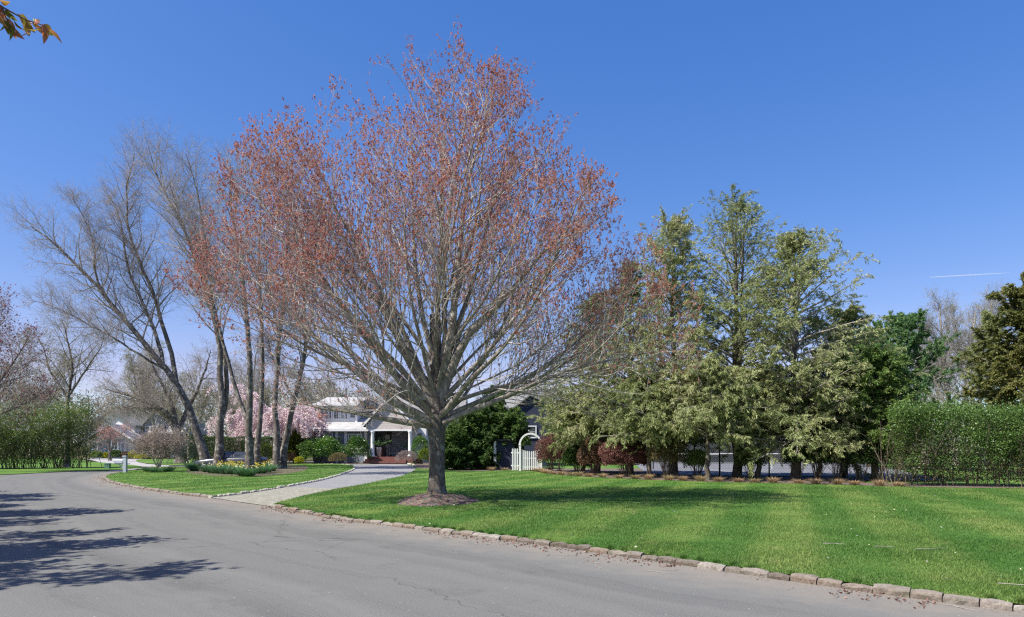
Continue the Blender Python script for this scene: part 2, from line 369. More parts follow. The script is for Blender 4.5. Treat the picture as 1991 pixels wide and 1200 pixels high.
def granite():
    m, n, out = newmat('kerb_granite'); v = coords(n)
    a = n.nodes.new("ShaderNodeAttribute"); a.attribute_name = "tint"
    r0 = ramp(n, [(.10, .08, .065), (.20, .175, .15), (.16, .115, .085), (.27, .25, .225)], [0, .4, .7, 1]); n.links.new(a.outputs['Fac'], r0.inputs[0])
    f = noise(n, v, 30, 6, .8); r = ramp(n, [(.45, .42, .40), (1.1, 1.08, 1.05), (1.5, 1.5, 1.5)], [.3, .52, .72]); n.links.new(f, r.inputs[0])
    c = mixc(n, 1.0, r0.outputs[0], r.outputs[0], 'MULTIPLY')
    gz = n.nodes.new('ShaderNodeNewGeometry'); sz_ = n.nodes.new('ShaderNodeSeparateXYZ'); n.links.new(gz.outputs['Position'], sz_.inputs[0])
    c = mixc(n, maprange(n, sz_.outputs[2], .052, .078, 0, .4), c, (.24, .22, .195))
    g = noise(n, v, 4, 5, .7); c = mixc(n, maprange(n, g, .55, .68, 0, .6), c, (.08, .085, .045))
    surf(n, out, c, .9, bump(n, f, .8, .012), .2); return m
M['granite'] = granite()

# ------------------------------------------------------------------ plant toolkit
def nrm(a): return a / np.maximum(np.linalg.norm(a, axis=-1, keepdims=True), 1e-9)
def tubes(P, R, sides):
    """P (N,S,3), R (N,S) -> verts, quads"""
    N, S, _ = P.shape
    T = np.empty_like(P); T[:, 1:-1] = P[:, 2:] - P[:, :-2]; T[:, 0] = P[:, 1] - P[:, 0]; T[:, -1] = P[:, -1] - P[:, -2]; T = nrm(T)
    m = nrm(P[:, -1] - P[:, 0]); ref = np.where(np.abs(m[:, 2:3]) > .8, np.array([[1., .2, 0]]), np.array([[0, 0, 1.]]))[:, None, :]
    U = nrm(np.cross(T, ref)); W = np.cross(T, U)
    a = np.linspace(0, 2 * np.pi, sides, endpoint=False)
    V = P[:, :, None, :] + R[:, :, None, None] * (np.cos(a)[None, None, :, None] * U[:, :, None, :] + np.sin(a)[None, None, :, None] * W[:, :, None, :])
    idx = np.arange(N * S * sides).reshape(N, S, sides)
    q = np.stack([idx[:, :-1, :], np.roll(idx, -1, 2)[:, :-1, :], np.roll(idx, -1, 2)[:, 1:, :], idx[:, 1:, :]], -1).reshape(-1, 4)
    return V.reshape(-1, 3), q
def grow(P, D, L, R0, R1, S, g, wander=.1, up=0.0, pw=1.0):
    N = len(P); pts = np.empty((N, S + 1, 3)); pts[:, 0] = P; D = nrm(D.copy()); p = P.copy()
    L = np.broadcast_to(L, (N,)); upv = np.broadcast_to(up, (N,))
    for s in range(S):
        D = nrm(D + wander * g.standard_normal((N, 3)) + upv[:, None] * np.array([[0, 0, 1.]]))
        p = p + D * (L / S)[:, None]; pts[:, s + 1] = p
    t = np.linspace(0, 1, S + 1)[None]
    R = np.broadcast_to(R1, (N,))[:, None] + (np.broadcast_to(R0, (N,)) - np.broadcast_to(R1, (N,)))[:, None] * (1 - t) ** pw
    return pts, R
def spawn(pts, R, k, t0, t1, a0, a1, g, flat=0.0):
    N, S1, _ = pts.shape
    t = t0 + (t1 - t0) * ((np.arange(k)[None] + g.random((N, k))) / k)
    f = t * (S1 - 1); i = np.minimum(f.astype(int), S1 - 2); u = (f - i)[..., None]
    n = np.arange(N)[:, None]
    A = pts[n, i]; B = pts[n, i + 1]; P = A + (B - A) * u; T = nrm(B - A)
    Rr = R[n, i] + (R[n, i + 1] - R[n, i]) * u[..., 0]
    ph = (np.arange(k)[None] * 2.39996 + g.random((N, 1)) * 6.283 + g.normal(0, .5, (N, k)))
    ref = np.where(np.abs(T[..., 2:3]) > .95, np.array([1., 0, 0]), np.array([0, 0, 1.]))
    U = nrm(np.cross(T, ref)); W = np.cross(T, U)
    a = a0 + (a1 - a0) * g.random((N, k, 1))
    side = np.cos(ph)[..., None] * U + (np.sin(ph)[..., None] * (1 - flat)) * W
    D = np.cos(a) * T + np.sin(a) * nrm(side)
    par = np.broadcast_to(n, t.shape)
    return P.reshape(-1, 3), D.reshape(-1, 3), t.ravel(), Rr.ravel(), par.ravel()
def plen(pts): return np.linalg.norm(np.diff(pts, axis=1), axis=-1).sum(1)
def reach(P, D, inside, mx, n=28, up=0.):
    L = np.full(len(P), mx); done = np.zeros(len(P), bool)
    for s in range(1, n + 1):
        d = mx * s / n
        q = P + D * d + np.array([0, 0, up]) * d * d / mx
        out = ~inside(q) & ~done; L[out] = d; done |= out
    return L
def leaves(Cn, ln, wd, g, D=None, jit=.6):
    """rhombic leaf faces at centres Cn; D optional preferred direction"""
    N = len(Cn); r = g.standard_normal((N, 3)); u = nrm(r) if D is None else nrm(D + jit * r)
    v = nrm(np.cross(u, g.standard_normal((N, 3))))
    s = (.7 + .6 * g.random((N, 1)))
    u = u * ln / 2 * s; v = v * wd / 2 * s
    V = np.stack([Cn - u, Cn + v, Cn + u, Cn - v], 1).reshape(-1, 3)
    return V, np.arange(N * 4).reshape(N, 4)
def along(pts, k, g, jit, t0=0., t1=1.):
    N, S1, _ = pts.shape; t = t0 + (t1 - t0) * g.random((N, k)); f = t * (S1 - 1); i = np.minimum(f.astype(int), S1 - 2); u = (f - i)[..., None]
    n = np.arange(N)[:, None]; P = pts[n, i] + (pts[n, i + 1] - pts[n, i]) * u; D = nrm(pts[n, i + 1] - pts[n, i])
    return (P + g.normal(0, 1, P.shape) * jit).reshape(-1, 3), D.reshape(-1, 3)

class Wood:
    """collects branch tubes into named parts"""
    def __init__(s): s.p = {}
    def add(s, part, pts, R, sides):
        V, q = tubes(pts, R, sides); L = s.p.setdefault(part, [[], [], 0]); L[0].append(V); L[1].append(q + L[2]); L[2] += len(V)
    def addm(s, part, V, q):
        L = s.p.setdefault(part, [[], [], 0]); L[0].append(V); L[1].append(q + L[2]); L[2] += len(V)
    def build(s, part, mat, parent, base, smooth=True):
        if part not in s.p: return None
        L = s.p[part]; return mesh_np(part, np.vstack(L[0]), [np.vstack(L[1])], mat, parent, None, smooth, base)

def resample(pts, S):
    P = np.array(pts, float); d = np.concatenate([[0], np.cumsum(np.linalg.norm(np.diff(P, axis=0), axis=1))]); t = np.linspace(0, d[-1], S + 1)
    Q = np.stack([np.interp(t, d, P[:, i]) for i in range(3)], 1)
    for _ in range(2): Q[1:-1] = (Q[:-2] + 2 * Q[1:-1] + Q[2:]) / 4
    return Q

def flare(base, r, h, g, top_pts=None, sides=20, amp=.35, S=14, lean=(0, 0)):
    """trunk column with root flare and fluting; returns V,quads"""
    z = np.linspace(0, 1, S) ** 1.6 * h; a = np.linspace(0, 2 * np.pi, sides, endpoint=False)
    k = r * (1 + amp * np.exp(-z / .22))[:, None] * (1 + (.05 + .16 * np.exp(-z / .3))[:, None] * np.sin(a * 5 + .8)[None] * .6 + .03 * np.sin(a * 3 + z[:, None] * 1.3))
    V = np.stack([base[0] + lean[0] * (z / h)[:, None] + k * np.cos(a), base[1] + lean[1] * (z / h)[:, None] + k * np.sin(a), base[2] - .05 + np.broadcast_to(z[:, None], k.shape)], -1).reshape(-1, 3)
    i = np.arange(S * sides).reshape(S, sides)
    q = np.stack([i[:-1], np.roll(i, -1, 1)[:-1], np.roll(i, -1, 1)[1:], i[1:]], -1).reshape(-1, 4)
    return V, q

def clump_tint(P, g, sc=.8, spread=.22, base=.5, amp=.25):
    """light and dark clumps: leaf ages vary by bough"""
    ph = g.random(6) * 6.28
    v = (np.sin(P[:, 0] / sc + ph[0]) * np.sin(P[:, 1] / sc + ph[1]) + np.sin(P[:, 2] / sc * 1.3 + ph[2]) * np.cos(P[:, 0] / sc * .6 + ph[3])) * .5
    return np.clip(base + amp * v + g.normal(0, spread, len(P)), 0, 1)

# ================================================================== GROUND
def smooth_line(P, n):
    P = np.array(P, float); d = np.concatenate([[0], np.cumsum(np.linalg.norm(np.diff(P, axis=0), axis=1))]); t = np.linspace(0, d[-1], n)
    Q = np.stack([np.interp(t, d, P[:, i]) for i in range(P.shape[1])], 1)
    for _ in range(6): Q[1:-1] = (Q[:-2] + 2 * Q[1:-1] + Q[2:]) / 4
    return Q
def inpoly(x, y, poly):
    c = np.zeros(x.shape, bool); n = len(poly)
    for i in range(n):
        x0, y0 = poly[i][:2]; x1, y1 = poly[(i + 1) % n][:2]
        if y0 == y1: continue
        c ^= ((y0 > y) != (y1 > y)) & (x < (x1 - x0) * (y - y0) / (y1 - y0) + x0)
    return c
KR = [(-6.30, 18.0), *[gp(*p)[:2] for p in ((605, 1002), (676, 1014), (781, 1026), (851, 1035), (946, 1048), (1048, 1058.5), (1200, 1081), (1279, 1092), (1494, 1124), (1659, 1148), (1847, 1173), (1991, 1191))], (6.6, 4.95), (8.6, 3.0), (14, -2.5), (22, -10)]
KR = smooth_line(KR, 160)
KL = [gp(*p)[:2] for p in ((300, 910), (274, 913), (240, 918.5), (211, 924.6), (199, 930), (211, 938), (249, 947), (316, 957), (360, 964), (410, 968.5))]
KL = smooth_line(KL, 110)
DL = [gp(*p)[:2] for p in ((410, 968.5), (460, 964), (500, 957), (540.6, 951), (581, 943), (621, 936), (661, 925), (687, 915), (693, 910), (687, 905.5), (661, 903.5), (601, 903))]
DL = smooth_line(DL, 90)
DR = [gp(*p)[:2] for p in ((530, 986), (545, 979), (581, 970), (621, 962), (661, 953), (701, 946), (741.5, 937), (782, 928), (801.6, 919), (810, 912.5), (808, 908), (798, 903.5), (778, 900), (762, 898.5))]
DR = smooth_line(DR, 90)

def sheet(name, poly, z, mat, kind='structure', step=None, und=0.0, label=None, cat=None):
    import bmesh
    from mathutils.geometry import tessellate_polygon
    P = [Vector((p[0], p[1], 0)) for p in poly]
    tris = tessellate_polygon([P])
    V = np.array([(p.x, p.y, z) for p in P]); F3 = np.array(tris)
    # face up
    a = V[F3[:, 0]]; b = V[F3[:, 1]]; c = V[F3[:, 2]]
    nz = np.cross(b - a, c - a)[:, 2]; F3[nz < 0] = F3[nz < 0][:, ::-1]
    o = mesh_np(name, V, [F3], mat); props(o, label, cat, None, kind); return o

# base ground to the horizon
gm = MB()
rings = [0, 30, 60, 120, 300, 900, 2500, 5000]
gm.quad((-5000, -5000, -.14), (5000, -5000, -.14), (5000, 5000, -.14), (-5000, 5000, -.14))
props(gm.build("ground", M['earth']), kind='structure')

# road: a fine grid with the distance to the kerb as an attribute
def seg_dist(P, L):
    d = np.full(len(P), 1e9)
    for a, b in zip(L[:-1], L[1:]):
        ab = b - a; t = np.clip(((P - a) @ ab) / max(ab @ ab, 1e-9), 0, 1); d = np.minimum(d, np.linalg.norm(P - a - t[:, None] * ab, axis=1))
    return d
gx = np.concatenate([np.arange(-60, -30, 1.0), np.arange(-30, 24, .3)]); gy = np.concatenate([np.arange(-14, 26, .3), np.arange(26, 66, 1.0)])
XX, YY = np.meshgrid(gx, gy); RP = np.stack([XX.ravel(), YY.ravel()], 1)
kd = seg_dist(RP, np.vstack([KL[::5], KR[::5]]))
nx_, ny_ = len(gx), len(gy); ii = np.arange(nx_ * ny_).reshape(ny_, nx_)
rq = np.stack([ii[:-1, :-1], ii[:-1, 1:], ii[1:, 1:], ii[1:, :-1]], -1).reshape(-1, 4)
road = mesh_np("road", np.column_stack([RP, np.zeros(len(RP))]), [rq], M['asphalt'])
at_ = road.data.attributes.new("kd", 'FLOAT', 'POINT'); at_.data.foreach_set("value", kd.astype(np.float32))
props(road, kind='structure')

def ins(L, d):
    """offset a polyline to its left by d"""
    T = np.gradient(L, axis=0); T /= np.linalg.norm(T, axis=1, keepdims=True); return L + d * np.stack([-T[:, 1], T[:, 0]], 1)
# right lawn (main), island lawn
mainlawn = np.vstack([DR[::-1], ins(KR, .075)[::1], [(60, -30), (120, 40), (120, 130), (-9, 130), (-9, 75)]])
# DR reversed goes far -> near corner, then along the road kerb to the near right
lawnA = [tuple(p) for p in mainlawn]
sheet("main_lawn", lawnA, LZ, M['lawn'])
island = np.vstack([ins(KL, .065), ins(DL, .055)[1:], [(-19.5, 60), (-21.5, 53), (-25.0, 50.5)]])
sheet("island_lawn", [tuple(p) for p in island], LZ, M['lawn'])
# driveway: apron of setts then gravel
apron = [tuple(gp(410, 968.5)[:2]), tuple(gp(530, 986)[:2]), tuple(gp(581, 970)[:2] + [.15, 0]), tuple(gp(668, 951)[:2] + [.2, 0]), tuple(gp(560, 947)[:2] - [.1, 0]), tuple(gp(480, 961)[:2] - [.1, 0])]
sheet("driveway_apron", apron, .014, M['cobble'])
drive = [tuple(gp(400, 966)[:2]), tuple(gp(540, 988)[:2] + [.3, .9]), (5, 35), (4, 84), (-70, 84), (-70, 60), (-24.5, 54), tuple(gp(350, 912)[:2])]
drv = [tuple(p) for p in (gp(455, 966)[:2], gp(560, 978)[:2], (-4.0, 24), (0, 45), (0, 72), (-26, 72), (-26, 56), (-20, 45))]
sheet("driveway", drv, .007, M['gravel'])
# ground beyond the island: neighbour's drive, verge lawns
sheet("neighbour_driveway", [tuple(gp(*p)[:2]) for p in ((212, 916), (300, 913.5), (330, 906.5), (318, 898), (300, 893), (190, 891.5), (165, 892.5), (195, 899))], .006, M['gravel2'])
sheet("verge_lawn", [tuple(gp(*p, .03)[:2]) for p in ((-700, 925), (0, 922.5), (30, 921.5), (84, 918.8), (148, 915.5), (211, 914.8), (285, 908.5), (262, 904.5), (215, 900.5), (170, 897), (150, 892), (100, 889), (-500, 889))], .03, M['lawn'])
sheet("neighbour_lawn", [tuple(gp(*p, .05)[:2]) for p in ((264, 895.5), (268, 898), (285, 901), (310, 903.2), (345, 904.5), (480, 900), (500, 893), (420, 891.5), (300, 892.5), (273, 893))], .05, M['lawn'])

# mulch beds (each a sheet just proud of the lawn)
bedline = [gp(x, y, LZ)[:2] for x, y in ((812, 911), (866, 913.5), (910, 917), (962, 915.5), (1006, 914), (1050, 917), (1062, 922), (1137, 927), (1210, 931), (1299, 934.5), (1409, 938), (1540, 940), (1648, 943.5), (1759, 947), (1845, 948.5), (1991, 950), (2300, 953))]
bl = smooth_line(bedline, 70)
back = [(26, 25.6), (18.5, 26.8), (15.0, 28.5), (9.6, 36.5), (10, 47), (3.0, 47), (-3, 66), (-9.6, 66)]
sheet("planting_bed", [tuple(p) for p in bl] + back, LZ + .006, M['mulch'])
isl = [gp(x, y, LZ)[:2] for x, y in ((362, 919), (400, 925), (440, 928), (490, 928.5), (540, 923.5), (590, 917), (602, 911), (590, 905), (520, 901), (400, 902), (368, 908))]
isl = smooth_line(isl + [isl[0]], 60)[:-1]
sheet("island_bed", [tuple(p) for p in isl], LZ + .006, M['mulch'])
cb_ = smooth_line([gp(x, y, LZ)[:2] for x, y in ((560, 903.5), (640, 901.5), (700, 900.5), (770, 899.5))], 20)
sheet("house_bed", [tuple(p) for p in cb_] + [(-9.6, 70), (-26, 70), (-25, 58)], .016, M['mulch'])

# kerbs: rough granite blocks, one mesh per run
def kerb(name, L, h, wdt, blen, g, z0=-.02, mat=None, side=1):
    d = np.concatenate([[0], np.cumsum(np.linalg.norm(np.diff(L, axis=0), axis=1))]); Vs = []; Fs = []; T = []; n = 0; s = 0
    while s < d[-1] - .1:
        b = blen * (.65 + .8 * g.random()); e = min(s + b, d[-1]); gap = .005
        p0 = np.array([np.interp(s + gap, d, L[:, i]) for i in (0, 1)]); p1 = np.array([np.interp(e - gap, d, L[:, i]) for i in (0, 1)])
        t = p1 - p0; ln = np.linalg.norm(t); t /= ln; nn = np.array([-t[1], t[0]]) * side
        hh = h + g.normal(0, .011); off = g.normal(0, .011)
        m = max(2, int(ln / .07)); K = 7
        # cross-section: rounded rough profile (outer face, top, back)
        prof = np.array([(0, z0), (-.004, hh * .55), (.012, hh * .88), (.04, hh), (wdt * .6, hh + .004), (wdt - .01, hh * .97), (wdt, z0)])
        V = []
        for j in range(m + 1):
            q = p0 + t * ln * j / m; endr = .012 if j in (0, m) else 0
            for k in range(K):
                jj = g.normal(0, .0045, 2)
                V.append((*(q + nn * (prof[k, 0] + off + jj[0])), prof[k, 1] - (endr if 1 < k < 6 else 0) + (jj[1] if 0 < k < 6 else 0)))
        i = np.arange((m + 1) * K).reshape(m + 1, K)
        f = np.stack([i[:-1, :-1], i[1:, :-1], i[1:, 1:], i[:-1, 1:]], -1).reshape(-1, 4)
        if side < 0: pass
        V.extend([V[0], V[K - 1]]); cap = []
        e0 = [tuple(i[0, ::-1][[0, 1, 5, 6]]), tuple(i[0, ::-1][[1, 2, 4, 5]]), tuple(i[-1][[0, 1, 5, 6]]), tuple(i[-1][[1, 2, 4, 5]])]
        f = np.vstack([f, np.array(e0)])
        Vs.append(np.array(V)); Fs.append(f + n); n += len(V); T += [g.random()] * len(f); s = e
    return props(mesh_np(name, np.vstack(Vs), [np.vstack(Fs)], mat or M['granite'], None, T, False), kind='structure')
g0 = np.random.default_rng(3)
kerb("lawn_kerb", KR[:130], .074, .11, .27, g0)
kerb("island_kerb", KL, .084, .12, .28, g0)
M['edge'] = simple('edging_stone', (.50, .46, .38), .9, .25, 14)
kerb("driveway_kerb", DL, .080, .10, .24, g0, mat=M['edge'])
kerb("driveway_edging", ins(DR[60:], -.0)[::-1], .10, .12, .24, g0, mat=M['edge'], side=1)

# grass blades on the near lawn (nobody could count them)
def blades(name, polys, n_try, y0, y1, x0, x1, dens, ln, wd, seed, excl=None, tb=.5):
    g = np.random.default_rng(seed); u = g.random(n_try)
    # nearer ground gets more blades
    Y = y0 * (y1 / y0) ** u; X = X_(g.uniform(x0, x1, n_try), Y)
    ok = np.zeros(n_try, bool)
    for p in polys: ok |= inpoly(X, Y, p)
    if excl is not None:
        for (cx, cy, rx, ry) in excl: ok &= ((X - cx) / rx) ** 2 + ((Y - cy) / ry) ** 2 > 1
    X = X[ok]; Y = Y[ok]; N = len(X)
    patch = .75 + .35 * np.sin(X * 1.7 + np.sin(Y * 1.1) * 2) * np.sin(Y * 1.4 + np.cos(X * .9) * 2)
    sc = np.maximum(1, Y / 12); l = ln * patch * g.uniform(.5, 1.25, N) * sc ** .35; a = g.random(N) * 6.283; lean = g.normal(0, .55, (N, 2))
    B = np.stack([X, Y, np.full(N, LZ - .005)], 1); wv = np.stack([np.cos(a), np.sin(a), np.zeros(N)], 1) * (wd * sc * g.uniform(.7, 1.3, N) / 2)[:, None]
    Tt = B + np.stack([lean[:, 0], lean[:, 1], np.ones(N)], 1) * l[:, None]
    V = np.stack([B - wv, B + wv, Tt], 1).reshape(-1, 3)
    return props(mesh_np(name, V, [np.arange(N * 3).reshape(N, 3)], M['blade'], None, np.clip(g.normal(tb, .23, N), 0, 1)), 'short mown green grass blades on the lawns', 'grass', None, 'stuff')
TREE = np.array([-2.08, 18.8, LZ + .20])
KRi = [tuple(p) for p in np.vstack([DR[::-1] , ins(KR, .06), [(60, -30), (60, 24), (20, 25)], bl[::-1]])]
isl_in = [tuple(p) for p in np.vstack([ins(KL, .10), ins(DL, .08)[1:], [(-19.5, 60), (-21.5, 53), (-25.0, 50.5)]])]
blades("grass", [KRi], 800000, 5.6, 26, 330, 2080, 1, .045, .0075, 11, [(TREE[0], TREE[1], 1.08, 1.30)])
blades("grass", [KRi, isl_in], 330000, 20, 56, 190, 2000, 1, .035, .007, 12, [(TREE[0], TREE[1], 1.08, 1.30)])
def edge_grass():
    g = np.random.default_rng(15); n = 60000; s = g.random(n); i = (s ** .8 * 128).astype(int); T = ins(KR, 1.0)[i] - KR[i]; P = KR[i] + T * (.125 + np.abs(g.normal(0, .035, n)))[:, None] + g.normal(0, .02, (n, 2))
    keep = np.sin(i * .9) + np.sin(i * .37 + 2) + np.sin(i * 2.3) + g.normal(0, .6, n) > .2; P = P[keep]; T = T[keep]; N = len(P); l = g.uniform(.03, .085, N)
    B = np.column_stack([P, np.full(N, LZ - .004)]); D = np.column_stack([-T * g.uniform(-.2, 1.3, (N, 1)) + g.normal(0, .3, (N, 2)), g.uniform(.5, 1, N)]); a = g.random(N) * 6.28; wv = np.stack([np.cos(a), np.sin(a), 0 * a], 1) * .0035
    V = np.stack([B - wv, B + wv, B + nrm(D) * l[:, None]], 1).reshape(-1, 3)
    props(mesh_np("grass", V, [np.arange(N * 3).reshape(N, 3)], M['blade'], None, np.clip(g.normal(.45, .25, N), 0, 1)), 'ragged grass leaning over the granite kerb', 'grass', None, 'stuff')
edge_grass()
# clover at the kerb, near corner
def clover():
    g = np.random.default_rng(5); n = 30000; s = g.random(n); i = (s * 45 + 78).astype(int); off = np.abs(g.normal(0, .33, n)) + .12
    L2 = ins(KR, 1.0); T = L2[i] - KR[i]; P = KR[i] + T * off[:, None] + g.normal(0, .04, (n, 2))
    keep = g.random(n) < np.clip((i - 84) / 14, 0, 1) * np.clip(1.4 - off * 1.0, 0, 1); P = P[keep]; N = len(P)
    Z = LZ + .02 + g.random(N) * .035; c = np.column_stack([P, Z])
    V, q = leaves(c, .022, .020, g, np.tile([[1., 0, 0]], (N, 1)), 1.2)
    m = leafmat('clover_leaf', [(.10, .20, .03), (.20, .32, .05), (.34, .44, .10)], .4)
    props(mesh_np("clover", V, [q], m, None, g.random(N)), 'bright green clover patch growing along the granite kerb', 'clover', None, 'stuff')
clover()
# fallen leaves and bits at the kerb and scattered on the lawn
def litter():
    g = np.random.default_rng(8); n = 2600; i = g.integers(0, 150, n); off = -np.abs(g.normal(0, .22, n)) - .015
    L2 = ins(KR, 1.0); P = KR[i] + (L2[i] - KR[i]) * off[:, None] + g.normal(0, .05, (n, 2))
    # clustered drifts
    keep = (np.sin(i * .45) + np.sin(i * .17 + 1)) > -.2; P = P[keep]
    q1 = KL[g.integers(0, 100, 900)] - (ins(KL, 1.0)[0] * 0) ; q1 = q1 + g.normal(0, .25, (900, 2)); keep = ~inpoly(q1[:, 0], q1[:, 1], island); P = np.vstack([P, q1[keep]])
    c = np.column_stack([P, np.full(len(P), .012)]); V, q = leaves(c, .04, .022, g, np.tile([[1., .3, 0]], (len(c), 1)), .9); V[:, 2] = np.maximum(V[:, 2], .003)
    m = leafmat('dead_leaf', [(.08, .04, .03), (.20, .10, .07), (.34, .22, .17)], .2)
    props(mesh_np("fallen_leaves", V, [q], m, None, g.random(len(c))), 'small brown fallen leaves drifted along the kerb', 'leaves', None, 'stuff')
    n = 150; Y = 6.5 * (24 / 6.5) ** g.random(n); X = X_(g.uniform(500, 2000, n), Y); ok = inpoly(X, Y, KRi); X = X[ok]; Y = Y[ok]
    c = np.stack([X, Y, np.full(len(X), LZ + .04)], 1); V, q = leaves(c, .04, .022, g, np.tile([[1., 0, 0]], (len(c), 1)), .5)
    m = leafmat('pale_petal', [(.42, .40, .30), (.60, .60, .50), (.55, .45, .10)], .3)
    props(mesh_np("fallen_petals", V, [q], m, None, g.random(len(c))), 'pale petals and bits scattered over the lawn', 'petals', None, 'stuff')
    w_ = Wood()
    n = 70; s = g.integers(20, 120, n); P = KR[s] - (ins(KR, 1.0)[s] - KR[s]) * (np.abs(g.normal(0, .5, n))[:, None] + .05)
    c = np.column_stack([P, np.full(n, .012)]); a = g.random(n) * 6.28; D = np.stack([np.cos(a), np.sin(a), np.zeros(n)], 1)
    pts, R = grow(c, D, g.uniform(.06, .35, n), .004, .0015, 4, g, .25); pts[..., 2] = .008; w_.add('t', pts, R, 4)
    sp = np.array([gp(1940, 1142, LZ), gp(1600, 1062, LZ), gp(1780, 1073, LZ), gp(1700, 1068, LZ), gp(580, 958, LZ)]); D = np.array([(1, -.3, 0), (1, -.25, 0), (1, -.1, 0), (1, .05, 0), (.6, .8, 0)], float)
    pts, R = grow(sp, D, np.array([.55, .35, .6, .3, .4]), .006, .002, 6, g, .12); pts[..., 2] = LZ + .045; w_.add('t', pts, R, 5)
    L = w_.p['t']; props(mesh_np("twig_litter", np.vstack(L[0]), [np.vstack(L[1])], M['bark_pale']), 'thin dry twigs fallen on road edge and lawn', 'twigs', None, 'stuff')
litter()

# ================================================================== THE BIG MAPLE
def maple():
    g = np.random.default_rng(21); b = TREE.copy()
    root = empty("maple_tree", b, 'large round-crowned maple budding red and orange, standing in a mulch ring on the lawn', 'tree')
    zt = np.array([2.3, 3.0, 3.8, 4.8, 6.1, 7.5, 10., 11.3, 12.9, 14., 15.2, 16.3])
    Lx = np.array([3.0, 5.6, 7.0, 8.0, 8.8, 9.0, 8.4, 7.8, 6.5, 5.0, 3.0, .6]) * .94; Rx = np.array([3.6, 7.2, 8.8, 9.7, 9.6, 8.7, 6.9, 6.0, 4.9, 4.2, 3.1, 1.3]) * .92
    def inside(p):
        x = p[:, 0] - b[0]; y = p[:, 1] - b[1]; z = (p[:, 2] - b[2]) * 1.065 + .1; l = np.interp(z, zt, Lx); r = np.interp(z, zt, Rx); ry = (l + r) / 2 * .72
        rx = np.where(x < 0, l, r); return ((x / rx) ** 2 + (y / ry) ** 2 < 1) & (z > 1.6) & (z < 16.3)
    W = Wood()
    V, q = flare(b, .275, 2.25, g, sides=26, amp=.42, S=20); W.addm('trunk', V, q)
    # swollen crotch
    c = np.array([[b + [0, 0, 2.0], b + [0, 0, 2.25], b + [.0, 0, 2.5], b + [.02, 0, 2.8], b + [.0, 0, 3.6], b + [-.05, 0, 4.8], b + [-.1, .05, 6.2]]])
    W.add('trunk', c, np.array([[.285, .32, .30, .26, .22, .19, .14]]), 18)
    # limbs: azimuth(deg, 0 = +X, 90 = away), elevation, start height
    limbs = [(182, 20, 2.35, 1.3), (200, 30, 2.45, 1.3), (168, 40, 2.7, 1), (150, 28, 2.4, 1), (215, 45, 2.6, 1), (235, 26, 2.4, 1), (262, 35, 2.5, 1),
             (315, 38, 2.6, 1.2), (338, 20, 2.4, 1.2), (358, 28, 2.5, 1.2), (12, 40, 2.7, 1), (30, 24, 2.4, 1), (62, 32, 2.6, 1), (105, 30, 2.5, 1), (130, 45, 2.9, 1),
             (185, 52, 3.0, 1), (205, 62, 3.4, 1.1), (250, 58, 3.2, 1), (300, 60, 3.4, 1), (345, 55, 3.1, 1.1), (5, 66, 3.8, 1.1), (60, 58, 3.6, 1), (120, 62, 3.8, 1),
             (175, 72, 2.9, 1.35), (20, 78, 2.8, 1.4), (330, 74, 3.0, 1.3), (0, 80, 3.6, 1.1), (185, 68, 3.2, 1.1), (10, 71, 3.4, 1.1), (180, 84, 4.0, 1.), (210, 76, 4.4, 1.1), (95, 80, 4.2, 1.1), (40, 70, 5.2, 1.),
             (190, 14, 3.2, .8), (350, 12, 3.3, .8), (4, 19, 2.6, 1.1), (16, 24, 3.0, 1.), (352, 26, 3.1, 1.), (176, 33, 3.0, 1.1), (192, 26, 2.8, 1.), (170, 60, 4.4, 1), (200, 38, 3.8, .9), (15, 34, 3.6, .9), (280, 48, 4.0, .9)]
    la = np.array(limbs, float); az = np.radians(la[:, 0] + g.normal(0, 5, len(la))); el = np.radians(la[:, 1] + g.normal(0, 3, len(la)))
    D = np.stack([np.cos(az) * np.cos(el), np.sin(az) * np.cos(el), np.sin(el)], 1); P = b + np.stack([D[:, 0] * .1, D[:, 1] * .1, la[:, 2]], 1)
    up = np.where(la[:, 1] < 50, .022, .008)
    L = reach(P, D, inside, 15., up=1.0 if False else .0) * 1.0
    L = np.where(la[:, 1] < 45, L * 1.0, L)
    p1, R1 = grow(P, D, L, (.014 + .0068 * L) * la[:, 3] ** 2.4, .008, 12, g, .10, up * .9, 1.05)
    for i in range(len(p1)):                                   # limbs stop where the crown ends
        ok_ = inside(p1[i]); k = len(ok_) if ok_[1:].all() else max(5, 1 + int(np.argmin(ok_[1:])))
        if k < 13: t_ = np.linspace(0, k - 1, 13); p1[i] = np.stack([np.interp(t_, np.arange(13), p1[i, :, c_]) for c_ in range(3)], 1)
    W.add('limbs', p1, R1, 9)
    P, D, t, r, par = spawn(p1, R1, 16, .20, .98, rad_(25), rad_(60), g); D = nrm(D + np.array([0, 0, .16]))
    L2 = np.minimum(reach(P, D, inside, 5.5) + g.random(len(P)) ** 3 * .9, (.62 * plen(p1)[par] * (1 - .55 * t))) * g.uniform(.6, 1.0, len(P)); ok = L2 > .25
    P, D, r, L2 = P[ok], D[ok], r[ok], L2[ok]
    p2, R2 = grow(P, D, L2, np.minimum(r * .6, .006 + .0058 * L2), .004, 7, g, .09, .04); W.add('branches', p2, R2, 5)
    P, D, t, r, par = spawn(p2, R2, 8, .15, .98, rad_(25), rad_(58), g); D = nrm(D + np.array([0, 0, .2]))
    L3 = np.minimum(reach(P, D, inside, 2.4, 12) + .35, .26 + .55 * plen(p2)[par] * (1 - .55 * t)) * g.uniform(.5, 1.1, len(P))
    D = nrm(D + np.array([0, 0, .12])); p3, R3 = grow(P, D, L3, np.minimum(r * .7, .0045 + .004 * L3), .0025, 4, g, .12, .07); W.add('twigs', p3, R3, 3)
